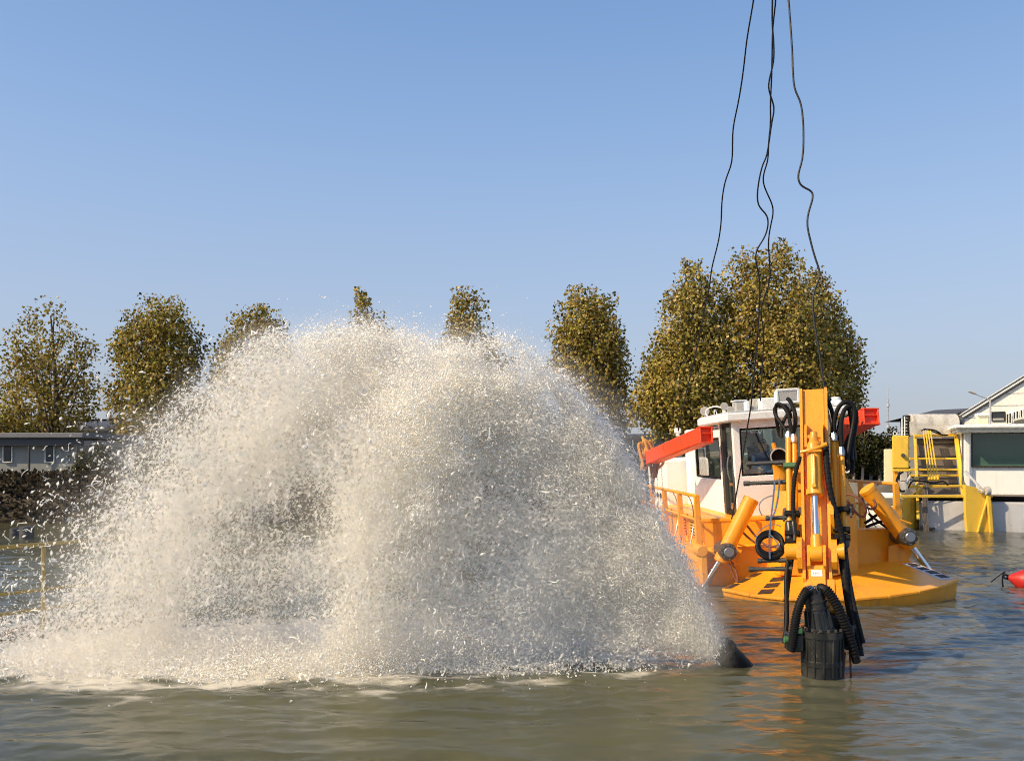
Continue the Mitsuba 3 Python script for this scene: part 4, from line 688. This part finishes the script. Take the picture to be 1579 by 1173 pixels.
Hb('pump_motor', [lathe(P(1390, 752, 34.5), P(1390, 752, 34.15), [(0, .2), (.1, .22), (.9, .22), (1, .16)], 20), hbox(1388, 1400, 724, 742, 34.6, .3, .03), lathe(P(1396, 746, 34.4), P(1404, 735, 34.4), [(0, .06), (1, .06)], 10)], 'lamp_grey')
each(t + '__pump_hose', [tube([P(1392, 728, 34.4), P(1384, 736, 34.2), P(1383, 748, 34.15), P(1390, 757, 34.1), P(1400, 752, 34.2), P(1405, 742, 34.3)], .035, 7, 24), tube([P(1404, 745, 34.4), P(1414, 741, 34.3), P(1440, 744, 34.3), P(1452, 742, 34.3), P(1462, 748, 34.2)], .03, 6, 24), tube([P(1424, 661, 37.2), P(1438, 665, 37.1), P(1452, 670, 37.2), P(1472, 668, 37.3)], .03, 6, 16), tube([P(1420, 664, 37.2), P(1434, 662, 37.1), P(1450, 668, 37.2)], .03, 6, 16)], 'black_rubber')
for k in range(4): Hb('feed_tube', [tube([P(1424 + 3.6 * k, 664, 37.0), P(1432 + 4.6 * k, 737, 34.9)], .024, 7, 3), lathe(P(1432 + 4.6 * k, 735, 34.9), P(1432.4 + 4.6 * k, 740, 34.8), [(0, .05), (1, .05)], 8)], 'yellow_paint')
for k in range(4): Hb('drain_hose', tube([P(1425 + 2.2 * k, 742, 34.5), P(1423 + 2.2 * k, 780, 34.4), P(1426 + 2 * k, 822, 34.4)], .022, 5, 8), 'belt')
Hb('side_float', hull([P(1489, 748, 33.9), P(1504, 751, 33.9), P(1527, 765, 33.9), P(1531, 780, 33.9), P(1531, 836, 33.9), P(1494, 836, 33.9), P(1489, 790, 33.9)] + [p + A(0, .25, 0) for p in (P(1489, 748, 33.9), P(1504, 751, 33.9), P(1527, 765, 33.9), P(1531, 836, 33.9), P(1494, 836, 33.9))]), 'yellow_paint')
Hb('side_float', hull([P(1392, 770, 34.3), P(1424, 752, 36.0), P(1424, 832, 36.0), P(1392, 836, 34.3), P(1391, 770, 34.6), P(1423, 752, 36.3), P(1423, 832, 36.3), P(1391, 836, 34.6)]), 'yellow_paint')
bar(P(1524, 764, 33.85), P(1507, 822, 33.85), .07); bar(P(1524, 764, 33.8), P(1530, 836, 33.8), .12)
Hb('winch', [lathe(P(1519, 757, 33.8), P(1527, 756, 33.8), [(0, .14), (.2, .16), (.8, .16), (1, .1)], 14), ring(P(1512, 756, 33.8), (0, 1, 0), .08, .02, 12, 6)], 'lamp_grey')
bar(P(1488, 726, 34.6), P(1512, 752, 33.95), .08, mat='grey_paint', name='boom_arm')
Hb('beige_panel', hbox(1363, 1378, 692.5, 745, 35.2, .12, .02), 'beige')
Hb('mast_rod', [hbox(1483, 1486, 668, 764, 35.3, .08, .01)], 'belt')
Hb('aft_float', [hbox(1330, 1392, 784, 830, 37.5, 3.0, .1), hbox(1325, 1392, 762, 768, 37.0, 2.4, .03)], 'white_paint')
tag(t, 'white cabined harvester boat with a yellow conveyor moored at the right', 'boat')

# ---------------------------------------------------------------- buoy, discharge pipe, walkway railing, barrels
t = 'buoy'
b0, b1 = P(1553, 890, 19.75), P(1592, 897, 19.55); b0[2] = .17; b1[2] = .1
add(t + '__body', lathe(b0, b1, [(0, .02), (.02, .045), (.12, .07), (.35, .15), (.6, .22), (.8, .23), (.93, .17), (1, .05)], 28), 'buoy_red', True)
add(t + '__eye', [ring(b0 - A(.03, 0, -.01), (0, 1, 0), .04, .017, 16, 6), lathe(b0, b0 + (b1 - b0) * .05, [(0, .05), (1, .055)], 14)], 'black_rubber')
add(t + '__rope', [tube([P(1549, 882, 19.7), P(1546, 890, 19.65), P(1547, 905, 19.6)], .018, 6, 10), tube([P(1550, 881, 19.7), P(1541, 887, 19.6), P(1528, 897, 19.4)], .012, 5, 10)], 'cable_black')
tag(t, 'red pear shaped buoy with a black rope at the right edge', 'buoy')
t = 'discharge_pipe'
pm, pe_ = NOZ + A(0.02, 0, .1), P(1150, 1026, 12.2) - A(0, 0, .12)
dp = lathe(pm, pe_, [(0, .135), (0, .15), (.1, .153), (.5, .16), (1, .16)], 28)
add(t + '__pipe', dp, 'black_rubber'); add(t + '__flange', lathe(pm + (pe_ - pm) * .13, pm + (pe_ - pm) * .24, [(0, .16), (.1, .172), (.9, .172), (1, .16)], 28), 'black_paint')
add(t + '__hose_tail', tube([P(1143, 1025, 12.2), P(1150, 1024, 12.25), P(1156, 1024, 12.3)], [.06, .05, .03], 8, 8), 'black_rubber')
tag(t, 'black discharge pipe mouth at the waterline, blowing out the spray', 'pipe')
t = 'railing'
r0, r1 = P(67, 0, 13.7), P(240, 0, 15.25); dv = (r1 - r0); 
RZ = ((1.38, .028), (.74, .024), (.47, .02))
def rp_(k, z): return A(r0[0] + dv[0] * k, r0[1] + dv[1] * k, z)
for z, r in RZ: add(t + '__rail', tube([rp_(-2.2, z), rp_(1.04, z)], r, 9, 4), 'shaded_yellow')
for k in range(-2, 2): add(t + '__post', tube([rp_(k, .1), rp_(k, 1.4)], .03, 9, 3), 'shaded_yellow')
tag(t, 'dull yellow three rail railing half lost in the spray at the lower left', 'railing')
u, s_, v_ = frame(rp_(1, 0) - rp_(0, 0))
t = 'floating_walkway'
back = A(-unit(dv * A(1, 1, 0))[1], unit(dv * A(1, 1, 0))[0], 0)
add(t + '__deck', beam(rp_(-2.3, .1) + back * .3, rp_(1.15, .1) + back * .3, .7, .1), 'belt')
for k in range(-2, 2): add(t + '__float', beam(rp_(k - .4, -.1) + back * .3, rp_(k + .1, -.1) + back * .3, .6, .3, b=.08), 'belt')
tag(t, 'grey floating walkway under the yellow railing', 'walkway')
for k, (x, y, D, r, lab) in enumerate(((23, 822, 32, .16, 'small dark barrel floating at the far left'), (41, 822, 31, .22, 'larger dark barrel floating beside the small one'))):
    p = P(x, y, D); kk = 'barrel' if k == 0 else 'barrel_001'
    add(kk + '__drum', lathe(A(p[0], p[1], -.2), A(p[0], p[1], p[2] + r), [(0, r * .9), (.02, r), (.3, r), (.32, r * 1.05), (.36, r), (.64, r), (.66, r * 1.05), (.7, r), (.98, r), (1, r * .9)], 20), 'slate')
    tag(kk, lab, 'barrel', 'dark barrels floating by the far bank')

# ---------------------------------------------------------------- the spray
g, KD = 9.81, 0.45                                   # gravity and air drag
rs = np.random.default_rng(77)
def parcels(n, vx, vy, vz, t0, t1=1.0, power=1.0):
    """Lumps of water along their paths through the air (t0, t1: fractions of the flight): position, velocity, age."""
    land = 2 * vz / g * 0.94
    tt = land * (t0 + (t1 - t0) * rs.random(n) ** power)
    e = (1 - np.exp(-KD * tt)) / KD
    p = NOZ + np.stack([vx * e, vy * e, (vz + g / KD) * e - g * tt / KD], 1)
    ed = np.exp(-KD * tt)
    return p, np.stack([vx * ed, vy * ed, (vz + g / KD) * ed - g / KD], 1), tt
def lobe(n, vx0, vx1, vz0, sz, vzmax, vy0, sy, power=1.0, t0=0.005):
    vz = np.minimum(rs.normal(vz0, sz, n), vzmax + rs.normal(0, .12, n))
    return parcels(n, -rs.uniform(vx0, vx1, n), rs.normal(vy0, sy, n), np.maximum(vz, 2), t0, 1.0, power)
def jets(n, nj, vx0, vx1, vz0, sz, vzmax, vy0, sy, jit, t0=0.1):
    """Separate tufts of water: nj narrow jets, n lumps among them."""
    J = rs.integers(0, nj, n); reach = rs.uniform(.75, 1, nj)
    jx, jy, jz = -rs.uniform(vx0, vx1, nj), rs.normal(vy0, sy, nj), np.minimum(rs.normal(vz0, sz, nj), vzmax)
    return parcels(n, jx[J] + rs.normal(0, jit, n), jy[J] + rs.normal(0, jit, n), jz[J] + rs.normal(0, jit * .6, n), t0, 1.0, 1.0)
sets = []
def flecks(par, per, spread0, spread1, r):
    p, v, tt = par; n = len(p)
    k = rs.poisson(per, n); i = np.repeat(np.arange(n), k)
    sp = (spread0 + spread1 * tt[i])[:, None] * rs.choice([.45, 1.0, 1.35], (len(i), 1), p=[.3, .5, .2])
    q = p[i] + rs.normal(size=(len(i), 3)) * sp
    rr = np.minimum(r * .94 * np.exp(rs.normal(0, .42, len(i))), .024)
    lump = .62 * meshkit.fbm(q * 1.6 - v[i] * .05, 2, 21) + .38 * meshkit.fbm(q * 4.2 - v[i] * .09, 2, 44)
    big = meshkit.fbm(q * A(.75, .75, .55) - v[i] * .03, 2, 33)
    ok = (q[:, 2] > 0.0) & (rs.random(len(i)) < np.clip((lump - .34) * 5.0, .09, 1) * np.maximum(np.clip((big - .31) * 4.6, .22, 1), tt[i] < .35))
    sets.append((q[ok], v[i][ok], rr[ok]))
flecks(lobe(3600, 3.75, 4.6, 9.0, .7, 9.4, -.3, .3), 22, .05, .09, .0078)
flecks(jets(2600, 34, 3.7, 4.7, 9.1, .6, 9.75, -.3, .35, .08), 22, .03, .04, .0080)
n_ = 1500; flecks(parcels(n_, -rs.uniform(3.3, 4.6, n_), rs.normal(-.25, .35, n_), rs.uniform(4.5, 9.0, n_), .02), 20, .05, .12, .0076)
flecks(lobe(3400, 6.0, 7.4, 9.35, .75, 9.9, 1.3, .5), 22, .05, .12, .0080)
flecks(jets(3300, 44, 5.9, 7.5, 9.55, .6, 10.2, 1.3, .5, .09), 22, .03, .045, .0082)
n_ = 1500; flecks(parcels(n_, -rs.uniform(3.6, 7.0, n_), rs.normal(.5, .5, n_), rs.uniform(4, 9.4, n_), .01), 22, .05, .13, .0074)
n_ = 1900; flecks(parcels(n_, -rs.uniform(3.4, 6.5, n_), rs.normal(.2, .5, n_), rs.uniform(5, 9.6, n_), .0, .25), 26, .05, .1, .0080)
n_ = 2200; flecks(parcels(n_, -rs.uniform(3.8, 7.4, n_), rs.normal(.5, .6, n_), rs.uniform(6.0, 9.5, n_), .55), 22, .05, .2, .0060)
n_ = 2600; flecks(parcels(n_, -rs.uniform(2.4, 7.0, n_), rs.normal(.5, .55, n_), rs.uniform(1.6, 6.5, n_), .02), 18, .05, .16, .0070)
n_ = 2400; flecks(parcels(n_, -rs.uniform(3.6, 7.3, n_), rs.normal(.9, .5, n_), rs.uniform(3, 9.5, n_), .3), 18, .1, .3, .0055)
n_ = 1300; flecks(parcels(n_, -rs.uniform(6.6, 8.6, n_), rs.normal(.7, .5, n_), rs.uniform(5.5, 8.2, n_), .62), 18, .1, .24, .0068)
# foam thrown up where the spray lands
nf = 105000
fx = rs.uniform(-9.2, 2.2, nf); fy = rs.normal(12.6, .95, nf) - .05 * (fx + 3)
fz = rs.exponential(.085, nf) * (.4 + 1.3 * meshkit.noise(np.stack([fx * 1.2, fy * 1.2, fx * 0], -1)))
ok = (rs.random(nf) < np.clip((2.2 - fx) / 3.0, .1, 1)) & (fy > 11.15 + .1 * np.clip(fx + 4, 0, 9) * .9 + .45 * meshkit.noise(np.stack([fx * 1.7, fx * 0, fx * 0], -1)))
ff = fy; edge = np.minimum(.9, rs.exponential(.16, nf)) * (rs.random(nf) < .10) ; fy = fy - edge * 1.6
foam = (np.stack([fx, fy, fz + .005], 1)[ok], rs.normal(size=(nf, 3))[ok], .0068 * np.exp(rs.normal(0, .4, ok.sum())))
# loose drops thrown far to the left and over the top
n_ = 6000; par = parcels(n_, -rs.normal(7.0, .6, n_), rs.normal(.2, .7, n_), np.minimum(rs.normal(9.0, .6, n_), 9.8), .5)
flecks(par, 1.6, .05, .2, .0125)
n_ = 2500; flecks(parcels(n_, -rs.uniform(3.8, 7.2, n_), rs.normal(.2, .5, n_), np.minimum(rs.normal(10.0, .25, n_), 10.7), .3, .75), 2.0, .04, .05, .0058)
def blobs(q, v, r, four=False):
    """Stretched drops of six or four sides."""
    n = len(q); d_ = v / (np.linalg.norm(v, axis=1, keepdims=True) + 1e-9) + rs.normal(size=(n, 3)) * .55
    d_ /= np.linalg.norm(d_, axis=1, keepdims=True)
    a_ = np.cross(d_, rs.normal(size=(n, 3))); a_ /= np.linalg.norm(a_, axis=1, keepdims=True); b_ = np.cross(d_, a_)
    st_ = rs.uniform(1.0, 2.6, (n, 1)); R = r[:, None]
    vs = [q + d_ * R * st_, q - d_ * R * st_] + [q + R * (math.cos(x) * a_ * .95 + math.sin(x) * b_ * .75) for x in (0, 2.094, 4.189)]
    if four:        # the smallest ones: a point and three corners
        vs = [vs[0], vs[2] - d_ * R * st_ * .7, vs[3] - d_ * R * st_ * .7, vs[4] - d_ * R * st_ * .7]
    V = np.stack(vs, 1).reshape(-1, 3); o = (np.arange(n) * len(vs))[:, None]
    Fc = np.vstack([o + np.array(x) for x in (((0, 1, 2), (0, 2, 3), (0, 3, 1), (1, 3, 2)) if four else ((0, 2, 3), (0, 3, 4), (0, 4, 2), (1, 3, 2), (1, 4, 3), (1, 2, 4)))])
    return trimesh.Trimesh(V, Fc, process=False)
def strings(q, v, r, Ln):
    """Curled ligaments of torn water: short tapering threads."""
    n, m, sd = len(q), 5, 3
    d_ = v / (np.linalg.norm(v, axis=1, keepdims=True) + 1e-9) + rs.normal(size=(n, 3)) * .7; d_ /= np.linalg.norm(d_, axis=1, keepdims=True)
    a_ = np.cross(d_, rs.normal(size=(n, 3))); a_ /= np.linalg.norm(a_, axis=1, keepdims=True); b_ = np.cross(d_, a_)
    s = np.linspace(-.5, .5, m); w = rs.uniform(.1, .45, (n, 1, 1)); ph = rs.uniform(0, 6.28, (n, 1, 1)); fr = rs.uniform(2, 6, (n, 1, 1))
    S_ = s[None, :, None]; c = q[:, None] + Ln[:, None, None] * (S_ * d_[:, None] + w * np.sin(fr * S_ + ph) * a_[:, None] + .5 * w * np.cos(fr * 1.3 * S_ + ph) * b_[:, None])
    R = r[:, None, None] * np.maximum(.12, (1 - (2 * S_) ** 2) ** .6) * rs.uniform(.6, 1.35, (n, m, 1))
    V = np.stack([c + R * (math.cos(x) * a_[:, None] + math.sin(x) * b_[:, None]) for x in np.arange(sd) * 2.094], 2).reshape(-1, 3)
    o = (np.arange(n) * m * sd)[:, None]; Fc = []
    for i in range(m - 1):
        for j in range(sd):
            a0, a1, b0_, b1_ = i * sd + j, i * sd + (j + 1) % sd, (i + 1) * sd + j, (i + 1) * sd + (j + 1) % sd
            Fc += [(a0, a1, b1_), (a0, b1_, b0_)]
    return trimesh.Trimesh(V, np.vstack([o + np.array(x) for x in Fc]), process=False)
Q, V_, R_ = (np.concatenate([s_[k] for s_ in sets]) for k in range(3))
print('flecks', len(Q), 'foam', len(foam[0]))
pick = rs.random(len(Q)) < .075
st_m = strings(Q[pick], V_[pick], np.minimum(R_[pick], .0115) * .75, np.minimum(R_[pick], .0115) * rs.uniform(6, 15, pick.sum()))
sm = ~pick & (R_ < .0078); lg = ~pick & ~sm
scene['water_spray'] = mikit.ply(cat_([blobs(Q[lg], V_[lg], R_[lg]), blobs(Q[sm], V_[sm], R_[sm] * 1.08, True), st_m]), 'spray_mat', smooth=True)
tag('water_spray', 'huge creamy white plume of spraying water arching left from the pipe', 'spray', None, 'stuff')
scene['foam'] = mikit.ply(blobs(*foam[:2], foam[2] * 1.15, True), 'foam_mat', smooth=True)
tag('foam', 'band of white foam where the spray falls on the water', 'foam', None, 'stuff')
# the fine mist between the drops
gs = (168, 60, 84); lo_, hi_ = A(-10.5, 9.6, -0.3), A(4.2, 16.6, 5.6)
ix = ((Q - lo_) / (hi_ - lo_) * np.array(gs)).astype(int); ok = np.all((ix >= 0) & (ix < np.array(gs)), axis=1); ix = ix[ok]
grid = np.zeros(gs[::-1]); np.add.at(grid, (ix[:, 2], ix[:, 1], ix[:, 0]), R_[ok] ** 2)
from scipy.ndimage import gaussian_filter
grid = gaussian_filter(grid, 0.9) / (np.prod((hi_ - lo_) / np.array(gs)))      # droplet cross section per cubic metre
grid = np.minimum(grid * 1.0 + 0.45 * np.minimum(gaussian_filter(grid, 3.0), .22), 2.4); grid[grid < 0.03] = 0
grid[:, :, int((NOZ[0] + .1 - lo_[0]) / (hi_[0] - lo_[0]) * gs[0]):] = 0
print('mist', grid.max(), grid[grid > 0].mean())
scene['mist_air'] = {'type': 'heterogeneous', 'albedo': {'type': 'constvolume', 'value': {'type': 'rgb', 'value': [0.99, 0.972, 0.92]}},
    'sigma_t': {'type': 'gridvolume', 'grid': mi.VolumeGrid(grid[..., None].astype(np.float32)), 'to_world': T().translate(lo_.tolist()).scale((hi_ - lo_).tolist())}, 'scale': 1.0}
scene['mist'] = {'type': 'cube', 'to_world': T().translate(((lo_ + hi_) / 2).tolist()).scale(((hi_ - lo_) / 2).tolist()), 'bsdf': {'type': 'null'}, 'interior': {'type': 'ref', 'id': 'mist_air'}}
tag('mist', 'pale mist hanging in the spray', 'mist', None, 'stuff')
print('triangles', sum(len(v[1]) for v in meshkit.WRITTEN.values()))
